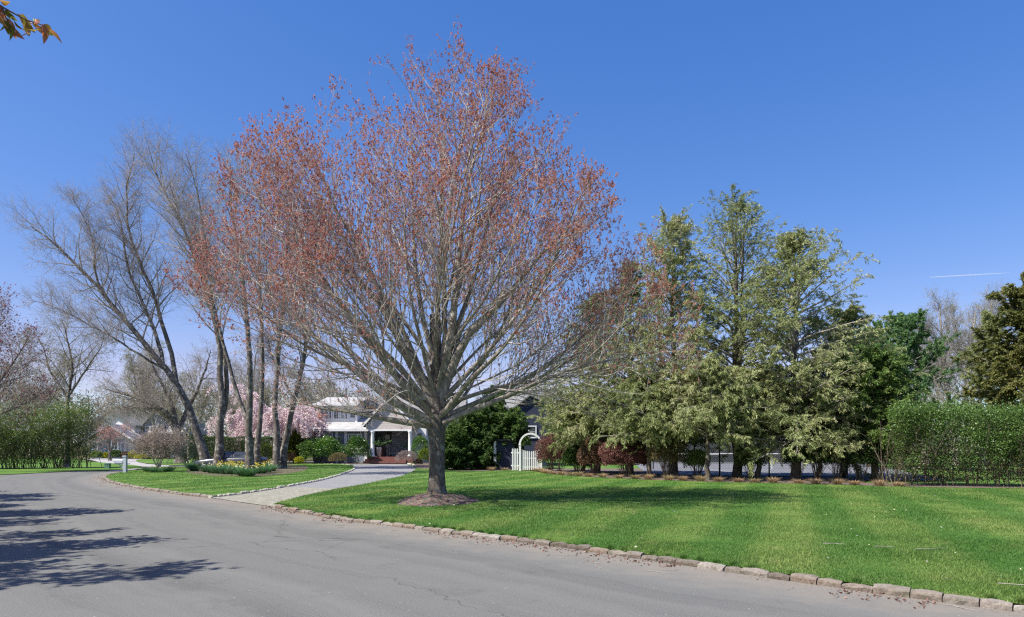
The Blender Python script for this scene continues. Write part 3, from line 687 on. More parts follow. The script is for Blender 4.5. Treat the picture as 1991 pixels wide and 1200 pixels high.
    P, D, t, r, par = spawn(p3, R3, 4, .2, 1., rad_(25), rad_(55), g); D = nrm(D + np.array([0, 0, .25]))
    L4 = g.uniform(.12, .42, len(P)); p4, R4 = grow(P, D, L4, .003, .0018, 2, g, .1, .08); W.add('twigs', p4, R4, 3)
    W.build('trunk', M['bark_trunk'], root, b); W.build('limbs', M['bark_maple'], root, b)
    cr = W.build('branches', M['bark_twig'], root, b); cr.name = "crown"
    tw = W.build('twigs', M['bark_twig'], cr, b)
    # flower clusters
    def q_of(p):
        e = np.linalg.norm((p - (b + [0, 0, 4.0])) / [8.2, 6.8, 11.], axis=1); hz = np.clip((p[:, 2] - 3.2) / 4.5, .10, 1); return np.clip((e - .22) * 2.0, .03, 1) * hz
    c4, _ = along(p4, 2, g, .012, .3, 1.02); c3, _ = along(p3, 2, g, .012, .2, 1.0); Cc = np.vstack([c4, c3]); k = g.random(len(Cc)) < q_of(Cc) * .85; Cc = Cc[k]
    n = len(Cc); m = 8; ct = np.repeat(clump_tint(Cc, g, 1.5, .2, .50, .16), m); sz = np.repeat(g.uniform(.4, 1.2, n), m)[:, None]
    off = nrm(g.standard_normal((n * m, 3))) * sz * .055 * g.random((n * m, 1)) ** .4 * np.array([.85, .85, 1.25])
    V, q = leaves(np.repeat(Cc, m, 0) + off, .046, .030, g, off, .5)
    print("maple blossom clusters", n, 'L3', len(p3), 'L4', len(p4))
    mesh_np('blossom', V, [q], M['blossom'], cr, np.clip(ct + g.normal(0, .16, len(ct)), 0, 1), False, b)
    root.scale = (.80, .80, .80)
    # mulch ring
    a = np.linspace(0, 2 * np.pi, 56, endpoint=False); rr = np.linspace(0, 1, 12); V = []
    for r_ in rr:
        for t_ in a:
            R_ = 1.12 + .09 * math.sin(3 * t_ + 1) + .06 * math.sin(7 * t_); h = .25 * (1 - r_ ** 2) ** 1.1 + g.normal(0, .010) * (r_ < .97) + .004
            V.append((b[0] + R_ * r_ * math.cos(t_), b[1] + R_ * 1.22 * r_ * math.sin(t_), LZ + h))
    i = np.arange(12 * 56).reshape(12, 56); qd = np.stack([i[:-1], np.roll(i, -1, 1)[:-1], np.roll(i, -1, 1)[1:], i[1:]], -1).reshape(-1, 4)[:, ::-1]
    props(mesh_np("mulch_mound", V, [qd], M['mulch'], None, None, True), 'low round mound of bark mulch under the big maple', 'mulch', None, 'structure')
maple()

# ================================================================== BARE TREES FROM GIVEN STEMS
def bare_tree(name, stems, base_r, seed, label, cat='tree', group=None, k=(10, 8, 6), l1=.42, ang=(22, 48), up=.05, t0=.35, bark_=None, twig=None, buds=None, bud_n=0, bud_size=.06, lev3=True, twr=.006, droop=0., blobs=None, budmat_name='buds', l1max=7., S=14, flaring=True):
    """stems: list of (points, r0, r1, t0) in world space"""
    g = np.random.default_rng(seed); W = Wood(); b = np.array(stems[0][0][0], float); root = empty(name, b, label, cat, group)
    cs = []; prev = []; prR = []
    for st in stems:
        pts = resample(st[0], S)[None]
        if prev and st[0][0][2] > b[2] + .3:                    # root each side stem on the stem that carries it
            Q = np.vstack(prev); dd = np.linalg.norm(Q - pts[0, 0], axis=1); j = int(np.argmin(dd)); sh_ = Q[j] - pts[0, 0]; pts[0] += sh_ * np.linspace(1, 0, S + 1)[:, None] ** 1.5
        t9 = np.linspace(0, S, S * 6 + 1); prev.append(np.stack([np.interp(t9, np.arange(S + 1), pts[0, :, c_]) for c_ in range(3)], 1)); n = pts.shape[1]; tt = np.linspace(0, 1, n); R = (st[2] + (st[1] * .86 - st[2]) * (1 - tt) ** .9)[None]
        if st is stems[0] or st[0][0][2] < b[2] + .3: R = R * (1 + .45 * np.exp(-tt * 14))[None]
        pts[0, 1:-1] += g.normal(0, .02, (n - 2, 3)) * (plen(pts)[0] / 8)
        W.add('trunk', pts, R, 9); kk = max(3, int(k[0] * (st[4] if len(st) > 4 else 1)))
        P, D, t, r, par = spawn(pts, R, kk, st[3], .99, rad_(ang[0]), rad_(ang[1]), g); Lp = plen(pts)[0]
        cs.append((P, D, t, r, np.full(len(P), Lp)))
    P, D, t, r, Lp = [np.concatenate([c[i] for c in cs]) for i in range(5)]
    D = nrm(D + np.array([0, 0, up * 3])); L1 = np.minimum(l1 * Lp * (1.05 - .75 * t), l1max) * g.uniform(.55, 1.1, len(P))
    p1, R1 = grow(P, D, L1, np.minimum(r * .55, .012 + .012 * L1), .006, 8, g, .10, up, 1.); W.add('crown', p1, R1, 5)
    P, D, t, r, par = spawn(p1, R1, k[1], .12, .98, rad_(ang[0]), rad_(ang[1] + 14), g); D = nrm(D + np.array([0, 0, up * 1]))
    L2 = (.35 + .52 * plen(p1)[par] * (1 - .6 * t)) * g.uniform(.5, 1.1, len(P)); p2, R2 = grow(P, D, L2, np.minimum(r * .6, .006 + .005 * L2), twr * .55, 5, g, .12, up - droop); W.add('crown', p2, R2, 3)
    last = p2
    if lev3:
        P, D, t, r, par = spawn(p2, R2, k[2], .15, 1., rad_(22), rad_(60), g); L3 = (.22 + .46 * plen(p2)[par]) * g.uniform(.5, 1.1, len(P))
        p3, R3 = grow(P, D, L3, np.minimum(r * .8, twr), twr * .45, 3, g, .13, up - droop); W.add('twigs', p3, R3, 3); last = p3
    W.build('trunk', bark_ or M['bark_dark'], root, b)
    cr = W.build('crown', twig or M['bark_darktwig'], root, b)
    if 'twigs' in W.p: W.build('twigs', twig or M['bark_darktwig'], cr, b)
    if buds and bud_n:
        Cc, D = along(last, bud_n, g, bud_size * .35, .2, 1.02)
        Vv, q = leaves(Cc, bud_size, bud_size * .6, g, D, .8); mesh_np(budmat_name, Vv, [q], buds, cr, clump_tint(Cc, g, 1.2, .22), False, b)
    return root

def pxs(L, Y): return [tuple(at(x, y, Y if not isinstance(Y, tuple) else Y[0] + (Y[1] - Y[0]) * i / (len(L) - 1))) for i, (x, y) in enumerate(L)]
# Leaning grove on the island. Bases sit on the island bed.
def base_on(px, py): return tuple(gp(px, py, LZ) - [0, 0, .05])
def stem(base, L, Y, r0, r1, t0, k=1): return ([base] + pxs(L, Y), r0, r1, t0, k)
b1 = base_on(405, 911); Y1 = b1[1]
bare_tree("leaning_tree", [
    stem(b1, [(388, 850), (366, 790), (345, 745), (322, 710), (270, 655), (215, 585), (172, 535), (120, 485), (60, 440)], (Y1, Y1 - 1), .34, .03, .42, 1.2),
    ([tuple(at(322, 706, Y1)), *pxs([(306, 640), (280, 590), (246, 520), (243, 450), (215, 380)], Y1 + 1)], .17, .02, .2, 1.1),
    ([tuple(at(350, 750, Y1)), *pxs([(345, 700), (325, 650), (300, 560), (262, 490), (250, 450), (240, 380), (262, 300)], Y1 + .5)], .20, .02, .3, 1.2),
    ([tuple(at(330, 722, Y1)), *pxs([(290, 700), (240, 668), (190, 640), (120, 600), (60, 585)], Y1 - 1.5)], .10, .015, .3, .9),
    ([tuple(at(215, 585, Y1)), *pxs([(187, 540), (188, 480), (168, 430), (135, 375)], Y1 - 1)], .10, .015, .2, .8),
], .3, 31, 'tall bare tree leaning over the neighbour\'s mailbox, stems spreading toward the hedge', k=(30, 13, 8), up=.05, l1=.36, l1max=4.2, ang=(26, 62))
b2 = base_on(424, 912); Y2 = b2[1]
bare_tree("twin_stem_tree", [
    stem(b2, [(424, 860), (428, 800), (432, 740), (430, 690), (418, 620), (398, 540), (370, 470), (335, 415), (310, 350), (290, 290)], Y2, .30, .02, .45, 1.3),
    ([tuple(at(427, 830, Y2)), *pxs([(440, 780), (448, 745), (440, 690), (420, 640), (412, 560), (400, 470), (388, 390), (372, 330), (362, 300)], Y2 + .4)], .22, .02, .4, 1.2),
], .3, 32, 'bare dark-barked tree forking into two close upright stems behind the daffodils', k=(30, 13, 8), l1=.34, l1max=4.0, ang=(26, 62))
b3 = base_on(486, 924); Y3 = b3[1]
bare_tree("forked_tree", [
    stem(b3, [(484, 870), (482, 820), (488, 760), (486, 700), (480, 620), (470, 520), (450, 430), (442, 360), (448, 320)], Y3, .235, .02, .45, 1.2),
    ([tuple(at(482, 838, Y3)), *pxs([(466, 790), (456, 750), (440, 690), (425, 640), (410, 560), (380, 500), (350, 430), (330, 360)], Y3 + .4)], .14, .02, .35, 1.1),
], .25, 33, 'bare tree whose trunk splits low into a wide fork, nearest the road among the daffodils', k=(28, 13, 8), l1=.34, l1max=4.0, ang=(26, 62))
b4 = base_on(499, 912); Y4 = b4[1]
bare_tree("slender_tree", [stem(b4, [(500, 860), (506, 800), (512, 740), (512, 680), (508, 600), (500, 500), (510, 400), (505, 320)], Y4, .22, .02, .45, 1.2)], .2, 34,
    'slender bare tree standing just behind the low-forked trunk', k=(28, 12, 8), l1=.34, l1max=4.0, ang=(26, 62))
b5 = base_on(539, 912); Y5 = b5[1]
bare_tree("upright_tree", [stem(b5, [(538, 860), (536, 800), (534, 740), (540, 660), (560, 560), (556, 460), (570, 380)], Y5, .24, .02, .4, 1.2),
    ([tuple(at(535, 760, Y5)), *pxs([(545, 700), (540, 640), (520, 560), (515, 470)], Y5)], .12, .02, .3, .8)], .2, 35,
    'upright bare tree touching its neighbour\'s foot at the edge of the mulch', k=(26, 12, 8), l1=.34, l1max=4.0, ang=(26, 62))
b6 = base_on(549, 911); Y6 = b6[1]
bare_tree("bowed_tree", [stem(b6, [(554, 860), (562, 815), (570, 780), (590, 720), (598, 680), (590, 600), (600, 520), (605, 430)], Y6, .26, .02, .4, 1.2),
    ([tuple(at(570, 780, Y6)), *pxs([(552, 740), (530, 700), (520, 650)], Y6)], .10, .02, .3, .7)], .2, 36,
    'bare tree bowing toward the white house from the edge of the mulch', k=(26, 12, 8), l1=.34, l1max=4.0, ang=(26, 62))
# bare tree behind the leaning one
b7 = base_on(352, 902); Y7 = 62; b7 = tuple(at(352, 868 + 1.5 * F / 62, 62))
bare_tree("spreading_tree", [
    ([b7, *pxs([(350, 850), (344, 830), (322, 805), (290, 780), (240, 765), (200, 755)], 62)], .55, .03, .35, 1.2),
    ([tuple(at(346, 835, 62)), *pxs([(340, 800), (325, 760), (300, 720), (290, 690)], 62)], .28, .03, .3, 1.0),
    ([tuple(at(350, 840, 62)), *pxs([(365, 800), (380, 770), (400, 720), (410, 680)], 63)], .28, .03, .3, 1.0),
    ([tuple(at(346, 838, 62)), *pxs([(320, 790), (300, 795), (250, 790), (215, 795)], 61)], .2, .03, .3, 1.0),
], .5, 37, 'low spreading bare tree with thick limbs behind the leaning tree', k=(18, 12, 8), l1=.55, up=.0, ang=(28, 68), twig=M['bark_pale'], buds=M['palebud'], bud_n=1, bud_size=.06, twr=.009)
# curved tree by the loose hedge
bA = tuple(gp(130, 910, .03)); YA = bA[1]
bare_tree("crooked_tree", [
    (pxs([(130, 908), (129, 870), (133, 830), (130, 790), (134, 765), (142, 720), (140, 690), (125, 640), (120, 620)], YA), .22, .02, .4, 1.2),
    (pxs([(131, 775), (112, 745), (92, 715), (88, 680), (70, 650)], YA), .10, .015, .25, .9),
    (pxs([(133, 770), (150, 745), (180, 700), (200, 670), (205, 640)], YA), .10, .015, .25, .9),
    (pxs([(131, 872), (150, 865), (172, 850), (178, 832), (205, 815)], YA), .10, .015, .25, .6),
    (pxs([(130, 792), (105, 770), (75, 768), (40, 772)], YA), .08, .015, .25, .7),
], .2, 38, 'crooked grey tree with one low bent limb in front of the loose hedge', k=(16, 11, 7), l1=.6, up=.02, ang=(28, 65), twig=M['bark_pale'], buds=M['yellowgreen'], bud_n=1, bud_size=.07)
# purple-leaved tree at the frame edge
bB = tuple(at(-60, 905, 42))
bare_tree("purple_plum_tree", [
    (pxs([(-70, 912), (-60, 800), (-50, 700), (-60, 600)], 42), .24, .03, .3, 1.4),
    (pxs([(-62, 840), (-20, 770), (30, 700), (60, 650)], 42), .14, .02, .2, 1.2),
    (pxs([(-60, 850), (-10, 810), (40, 790), (90, 760)], 42), .12, .02, .2, 1.2),
    (pxs([(-60, 760), (-30, 700), (-10, 640), (0, 590)], 42), .12, .02, .2, 1.2)], .2, 39,
    'purple-leaved plum tree above the loose hedge', k=(16, 11, 6), l1=.55, up=.04, ang=(25, 60), buds=M['purple'], bud_n=1, bud_size=.10, budmat_name='leaves')
# small many-stemmed budding shrub tree on the island
bC = gp(309, 917, LZ); YC = bC[1]
bare_tree("budding_dogwood", [([tuple(bC), *pxs(L, YC)], r, .008, .35, 1) for L, r in (
    ([(302, 900), (292, 880), (285, 862)], .05), ([(305, 895), (300, 870), (298, 850)], .04), ([(308, 893), (312, 865), (305, 845)], .045),
    ([(313, 898), (322, 880), (335, 868)], .05), ([(312, 893), (320, 868), (326, 850)], .04), ([(298, 890), (280, 868), (262, 862)], .035), ([(316, 890), (330, 858), (348, 855)], .03))],
    .05, 40, 'small many-stemmed tree with pale pink buds standing by the mailbox', k=(12, 8, 5), l1=.75, up=.03, ang=(25, 65), t0=.3, bark_=M['bark_pale'], twig=M['bark_pale'], buds=M['palebud'], bud_n=3, bud_size=.06, twr=.005, S=6)
# pink/red cherry before the neighbour's house
bD = at(214, 868 + 1.55 * F / 72, 72)
bare_tree("red_bud_cherry", [(pxs([(214, 896), (214, 870), (205, 850), (190, 835)], 72), .16, .02, .2, 1), (pxs([(214, 880), (225, 855), (238, 840), (250, 832)], 72), .12, .02, .2, 1), (pxs([(213, 872), (215, 850), (212, 835)], 72), .12, .02, .2, 1)],
    .2, 41, 'cherry with rosy red blossom in front of the neighbour\'s garage', k=(10, 8, 4), l1=.6, up=.03, ang=(25, 65), buds=leafmat('rosy_blossom', [(.35, .10, .10), (.55, .20, .20), (.6, .40, .36)], .4), bud_n=1, bud_size=.14, S=6, budmat_name='blossom')

# ================================================================== EVERGREENS
def conifer(name, base, H, prof, seed, label, mat, group=None, nb=90, bend=(0, 0), z0=.12, droop=-.02, asc=(15, 45), dens=1.0, lsz=(.16, .05), stems=1, trunk_r=.2, clear=0., foliage_from=0.0, k2=9, k3=5, sp=.25, base_t=.5, open_top=0.0, twig=None, flat=.5):
    """prof: [(t, radius)] crown radius by height fraction"""
    g = np.random.default_rng(seed); b = np.array(base, float); H *= .965; root = empty(name, b, label, 'tree', group); W = Wood()
    P1 = []; 
    for s in range(stems):
        off = np.array([g.normal(0, .5), g.normal(0, .4), 0]) * (s > 0); hh = H * (1 - .10 * s * g.random())
        ctrl = [b - [0, 0, .1], b + off * .3 + [bend[0] * .2, 0, hh * .25], b + off + [bend[0] * .5, bend[1] * .5, hh * .55], b + off * 1.4 + [bend[0], bend[1], hh]]
        pts = resample(ctrl, 16)[None]; pts[0, 1:-1] += g.normal(0, .04, (15, 3)); tt = np.linspace(0, 1, 17); R = ((.01 + .8 * trunk_r * (1 - .25 * (s > 0))) * (1 - tt) ** .85 + .012)[None] * (1 + .15 * np.exp(-tt * 22))[None]
        W.add('trunk', pts, R, 10)
        P, D, t, r, par = spawn(pts, R, nb // stems, z0, .995, rad_(60), rad_(80), g)
        el = np.radians(asc[0] + (asc[1] - asc[0]) * t + g.normal(0, 8, len(t))); az = np.arange(len(t)) * 2.39996 + g.normal(0, .4, len(t))
        D = np.stack([np.cos(az) * np.cos(el), np.sin(az) * np.cos(el), np.sin(el)], 1)
        pr = np.array(prof); Lb = np.interp(t, pr[:, 0], pr[:, 1]) * 1.12 * g.uniform(.55, 1.12, len(t)) * (1 / (.55 + .45 * np.cos(el)))
        P1.append((P, D, t, np.minimum(r * .6, .008 + .014 * Lb), Lb))
    P, D, t, r, Lb = [np.concatenate([x[i] for x in P1]) for i in range(5)]
    p1, R1 = grow(P, D, Lb, r, .006, 7, g, .06, droop); tb = t; W.add('branches', p1, R1, 4)
    P, D, t, r, par = spawn(p1, R1, k2, .15, 1., rad_(25), rad_(60), g, flat); L2 = (.12 + .40 * Lb[par] * (1 - .55 * t)) * g.uniform(.5, 1.1, len(P))
    p2, R2 = grow(P, D, L2, np.minimum(r * .6, .008), .003, 4, g, .1, droop * 2.2); W.add('branches', p2, R2, 3)
    P, D, t3, r, par3 = spawn(p2, R2, k3, .1, 1., rad_(25), rad_(55), g, flat); L3 = (.08 + .32 * plen(p2)[par3]) * g.uniform(.5, 1.1, len(P))
    p3, R3 = grow(P, D, L3, .003, .0015, 2, g, .1, droop * 3)
    tb3 = tb[par][par3]
    W.build('trunk', M['bark_conifer'], root, b); cr = W.build('branches', twig or M['bark_pale'], root, b); cr.name = 'crown'
    nlf = np.clip(dens * 3.1 * (1 - open_top * np.clip((tb3 - .35) / .5, 0, 1)), .15, 9)
    rep = np.floor(nlf * 5 + g.random(len(p3))).astype(int); idx = np.repeat(np.arange(len(p3)), rep)
    u = g.random(len(idx))[:, None]; Cc = p3[idx, 0] + (p3[idx, 2] - p3[idx, 0]) * u + g.normal(0, .035, (len(idx), 3)) + [0, 0, -.02]
    Dd = nrm(p3[idx, 2] - p3[idx, 0]) + np.array([0, 0, -.3])
    V, q = leaves(Cc, lsz[0] * 1.05, lsz[1] * .66, g, Dd, .45); tint = np.clip(clump_tint(Cc, g, 1.3, .14, base_t, sp) , 0, 1)
    mesh_np('needles', V, [q], mat, cr, tint, False, b); print(name, len(q)); return root

def on(px, py, z=LZ): return gp(px, py, z)
full = [(0, .5), (.12, 3.2), (.3, 3.4), (.5, 2.4), (.75, 1.5), (1, .15)]
wide = [(0, .8), (.1, 3.6), (.25, 4.3), (.4, 3.6), (.6, 2.5), (.8, 1.6), (1, .2)]
G_ = 'tall airy hemlocks in front of the tennis court'
def top_h(py, Y): return Z_(py, Y) - LZ
b = at(1160, 868 + 1.5 * F / 38, 38); conifer("hemlock_tree", b, top_h(560, 38), [(0, 1.5), (.15, 3.6), (.4, 3.2), (.7, 1.8), (1, .2)], 51, 'lowest of the hemlocks, half hidden behind the red maple twigs and barberry', M['hem'], G_, nb=75, stems=1, open_top=.3, dens=1.0)
b = at(1225, 868 + 1.5 * F / 36, 36); conifer("hemlock_tree", b, top_h(500, 36), [(0, 1.2), (.15, 3.6), (.35, 3.0), (.6, 2.2), (1, .25)], 52, 'olive hemlock rising beside the tips of the red maple', M['hem'], G_, nb=80, stems=1, open_top=.4)
b = at(1310, 868 + 1.5 * F / 33.5, 33.5); conifer("hemlock_tree", b, top_h(428, 33.5), [(0, 1.0), (.12, 3.4), (.3, 3.1), (.5, 2.3), (.75, 2.1), (.93, 1.3), (1, .4)], 53, 'flat-topped hemlock with a thick leafy trunk', M['hem'], G_, nb=110, stems=1, open_top=.45, trunk_r=.24, asc=(8, 55))
b = at(1432, 868 + 1.5 * F / 33, 33); conifer("hemlock_tree", b, top_h(372, 33), [(0, 1.2), (.12, 3.9), (.3, 3.7), (.45, 3.2), (.7, 2.7), (.9, 1.5), (1, .4)], 54, 'tallest hemlock, its twin pale trunks showing through thin foliage', M['hem'], G_, nb=110, stems=2, open_top=.72, trunk_r=.24, asc=(5, 60), droop=-.01)
b = at(1545, 868 + 1.5 * F / 31, 31); conifer("hemlock_tree", b, top_h(440, 31), [(0, .8), (.1, 3.4), (.25, 3.8), (.45, 3.5), (.7, 2.5), (.88, 1.3), (1, .2)], 55, 'sharp-pointed hemlock with long brown-tipped boughs over the tennis net', M['hem'], G_, nb=130, stems=1, open_top=.55, trunk_r=.24, asc=(0, 50), base_t=.58)
b = at(1640, 868 + 1.5 * F / 33, 33); conifer("hemlock_tree", b, top_h(600, 33), [(0, .8), (.15, 3.0), (.4, 3.0), (.7, 2.0), (1, .5)], 56, 'short broad hemlock with tan bough tips next to the dark yew', M['hem'], G_, nb=75, stems=1, base_t=.66, asc=(5, 40))
b = at(1375, 868 + 1.5 * F / 31, 31); conifer("drooping_hemlock", b, top_h(705, 31), [(0, .5), (.25, 2.0), (.5, 2.5), (.8, 1.7), (1, .4)], 57, 'low weeping hemlock hanging over the chain-link fence', M['hem'], None, nb=70, z0=.38, droop=-.09, base_t=.6, trunk_r=.12)
b = at(1475, 868 + 1.5 * F / 32, 32); conifer("drooping_hemlock", b, top_h(712, 32), [(0, .4), (.3, 1.9), (.55, 2.2), (.8, 1.6), (1, .3)], 58, 'low weeping hemlock between the two fence gaps', M['hem'], None, nb=55, z0=.42, droop=-.09, base_t=.62, trunk_r=.14)
b = at(1262, 868 + 1.5 * F / 33, 33); conifer("drooping_hemlock", b, top_h(735, 33), [(0, .5), (.3, 2.2), (.55, 2.6), (.8, 1.7), (1, .3)], 59, 'low bushy hemlock arching over the burgundy barberries', M['hem'], None, nb=70, z0=.35, droop=-.07, base_t=.55, trunk_r=.12)
b = at(1135, 868 + 1.5 * F / 38, 38); conifer("drooping_hemlock", b, top_h(765, 38), [(0, .6), (.3, 2.4), (.55, 2.5), (.8, 1.7), (1, .3)], 60, 'low bushy hemlock next to the white arched gate', M['hem'], None, nb=70, z0=.35, droop=-.07, base_t=.62, trunk_r=.12)
b = at(1590, 868 + 1.5 * F / 31, 31); conifer("drooping_hemlock", b, top_h(770, 31), [(0, .6), (.35, 2.3), (.6, 2.5), (.85, 1.4), (1, .3)], 61, 'low hemlock with feathery boughs reaching toward the privet hedge', M['hem'], None, nb=60, z0=.4, droop=-.03, base_t=.55, trunk_r=.12, asc=(-5, 30))
b = at(1700, 868 + 1.5 * F / 30, 30); conifer("yew_tree", b, top_h(690, 30), [(0, .9), (.3, 1.6), (.6, 1.9), (.85, 1.3), (1, .3)], 62, 'dark green yew at the end of the privet hedge', M['hemdark'], None, nb=85, z0=.22, droop=-.03, k3=6, dens=1.1, trunk_r=.16, lsz=(.13, .06))
b = at(1752, 868 + 1.5 * F / 44, 44); conifer("white_pine", b, top_h(612, 44), [(0, .8), (.3, 3.2), (.6, 2.8), (.85, 1.9), (1, .5)], 63, 'green pine rising behind the privet hedge', M['pine'], None, nb=70, z0=.2, droop=.03, k3=6, lsz=(.2, .06), asc=(5, 35), dens=1.2, trunk_r=.22, flat=.2)
b = at(1690, 868 + 1.5 * F / 50, 50); conifer("white_pine", b, top_h(640, 50), [(0, .8), (.3, 2.8), (.6, 2.4), (.85, 1.6), (1, .4)], 64, 'bluish green pine glimpsed between the yew and the hemlocks', M['pine'], None, nb=60, z0=.2, droop=.02, k3=6, lsz=(.2, .06), asc=(5, 35), dens=1.2, trunk_r=.22)
b = at(2015, 868 + 1.5 * F / 36, 36); conifer("golden_cedar", b, top_h(540, 36), [(0, 1.6), (.3, 3.0), (.55, 2.9), (.8, 2.0), (1, .6)], 65, 'dense golden brown cedar towering over the end of the privet hedge', M['cedar'], None, nb=130, z0=.08, droop=.0, k2=10, k3=7, lsz=(.15, .08), asc=(5, 35), dens=1.6, trunk_r=.3)
b = at(1925, 868 + 1.5 * F / 42, 42); conifer("thin_cedar", b, top_h(600, 42), [(0, 1.2), (.3, 1.9), (.6, 1.6), (1, .3)], 66, 'thinner grey-green cedar leaning against the golden brown one', M['hem'], None, nb=70, z0=.15, droop=.0, dens=.8, trunk_r=.15, asc=(5, 35))
# evergreens behind the maple and the neighbours' gap
b = at(962, 868 + 1.5 * F / 49, 49); conifer("yew_tree", b, top_h(755, 49), [(0, .8), (.4, 1.6), (.8, 1.2), (1, .3)], 67, 'slim dark yew against the roof of the navy wing', M['hemdark'], None, nb=50, z0=.2, lsz=(.14, .07))

# ================================================================== SHRUBS
def shrub(name, c, rx, ry, h, n, ls, mat, seed, label, cat='shrub', group=None, stems=0, lump=.18, z0=.0, stem_h=.5, tb=.5, asp=.6, shell=.35, leafpart='foliage', top=None, flatb=False, ste_r=.014, parent_kids=None):
    g = np.random.default_rng(seed); b = np.array([c[0], c[1], c[2]]); root = empty(name, b, label, cat, group)
    d = nrm(g.standard_normal((n, 3))); d[:, 2] = np.where(d[:, 2] < -.55, -d[:, 2], d[:, 2])
    ph = g.random(8) * 6.28; az = np.arctan2(d[:, 1], d[:, 0]); el = d[:, 2]
    lum = 1 + lump * (np.sin(az * 3 + ph[0] + el * 2) * .5 + np.sin(az * 5 + ph[1] - el * 5) * .35 + np.sin(el * 6 + ph[2] + az) * .3 + np.sin(az * 9 + el * 9 + ph[3]) * .25)
    r = (1 - shell * g.random(n) ** 1.4) * lum
    zc = z0 + (h - z0) * .5; hz = (h - z0) * .5
    sk = 1 + (.38 * np.maximum(-d[:, 2], 0) if z0 <= .05 else 0)
    P = b + np.stack([d[:, 0] * r * rx * sk, d[:, 1] * r * ry * sk, zc + d[:, 2] * r * hz], 1); P[:, 2] = np.maximum(P[:, 2], b[2] + .02)
    V, q = leaves(P, ls, ls * asp, g, d, .9); mesh_np(leafpart, V, [q], mat, root, clump_tint(P, g, .35, .2, tb, .18), False, b)
    if stems:
        az = g.random(stems) * 6.28; sp = g.uniform(.05, .3, stems); P0 = b + np.stack([np.cos(az) * sp * rx * .6, np.sin(az) * sp * ry * .6, np.zeros(stems)], 1)
        out = g.uniform(.2, .75, stems); D = np.stack([np.cos(az) * out * rx / h * 1.2, np.sin(az) * out * ry / h * 1.2, np.ones(stems)], 1)
        W = Wood(); pts, R = grow(P0, D, h * g.uniform(.75, .98, stems), ste_r, .003, 7, g, .1, .03); W.add('stems', pts, R, 5)
        P, D, t, r, par = spawn(pts, R, 7, .25, 1., rad_(25), rad_(55), g); p2, R2 = grow(P, D, h * .3 * g.uniform(.4, 1, len(P)), .004, .002, 3, g, .15, .05); W.add('stems', p2, R2, 3)
        W.build('stems', M['bark_shrub'], root, b)
    return root
def sh(name, px0, px1, ytop, ybase, n, ls, mat, seed, label, z=LZ, dy=.8, Y=None, **kw):
    if Y is None: Y = (EYE - z) * F / (ybase - HZ)
    c = at((px0 + px1) / 2, HZ, Y); c[2] = z; c[1] += 0; rx = (px1 - px0) / 2 / F * Y; h = Z_(ytop, Y) - z
    return shrub(name, c, rx, rx * dy, h, n, ls, mat, seed, label, **kw)
# house front
sh("rhododendron", 583, 672, 851, 900, 9000, .12, M['rhodo'], 71, 'broad glossy green rhododendron below the upstairs windows', Y=61, dy=.6, stems=12, lump=.22)
sh("rhododendron", 672, 719, 849, 899, 6000, .11, M['rhodo'], 72, 'rounded dark rhododendron beside the white porch column', Y=61.5, stems=8, tb=.35)
sh("boxwood", 799, 836, 847, 890, 5000, .08, M['rhodo'], 73, 'clipped dark ball shrub on the far side of the porch, next to the maple trunk', Y=60, stems=5, tb=.4, lump=.06)
sh("ornamental_shrub", 640, 676, 880, 899, 3000, .13, M['brownleaf'], 74, 'low twiggy brown and green mound in front of the broad rhododendron', Y=59.5, asp=.15, tb=.75, lump=.1)
sh("ornamental_shrub", 770, 812, 876, 901, 3500, .16, leafmat('grey_stalks', [(.14, .10, .09), (.28, .22, .20), (.38, .33, .30)], .3), 75, 'tuft of grey-pink dry stalks at the corner of the porch steps', Y=58, asp=.10, lump=.1)
sh("lime_shrub", 812, 838, 872, 905, 3500, .07, M['lime'], 76, 'rounded olive yellow shrub beside the curve of the driveway', Y=55, lump=.08, tb=.35)
sh("lime_shrub", 820, 834, 864, 897, 1500, .08, M['privet'], 77, 'small bright green shrub tucked behind the olive yellow one', Y=57)
sh("brown_shrub", 806, 822, 892, 910, 1500, .06, M['brownleaf'], 78, 'small rusty brown shrub at the stone edging', Y=53)
sh("gold_shrub", 866, 888, 893, 913, 2600, .06, M['gold'], 79, 'low bright yellow shrub at the foot of the dark juniper', Y=46, lump=.08)
sh("brown_shrub", 556, 578, 880, 899, 2600, .07, M['brownleaf'], 80, 'round clipped brown shrub behind the bowed tree', Y=61, lump=.04)
sh("gold_shrub", 505, 533, 862, 902, 4000, .09, M['lime'], 81, 'upright lime yellow shrub between the grove trunks', Y=58, dy=.8, tb=.6, lump=.2)
sh("gold_shrub", 572, 592, 888, 903, 1500, .07, M['gold'], 82, 'small yellow shrub at the end of the broad rhododendron', Y=58)
sh("gold_shrub", 468, 484, 890, 903, 1200, .07, M['gold'], 83, 'tiny yellow-green shrub hiding the front of the car', Y=50, z=0)
b = at(574, 868 + 1.5 * F / 64, 64); conifer("golden_cypress", b, top_h(832, 64), [(0, .9), (.3, .85), (.7, .5), (1, .1)], 84, 'small pointed golden green cypress beside the pink cherry', M['lime'], None, nb=60, z0=.02, trunk_r=.06, k2=8, k3=5, dens=1.4, asc=(20, 50), lsz=(.12, .06))
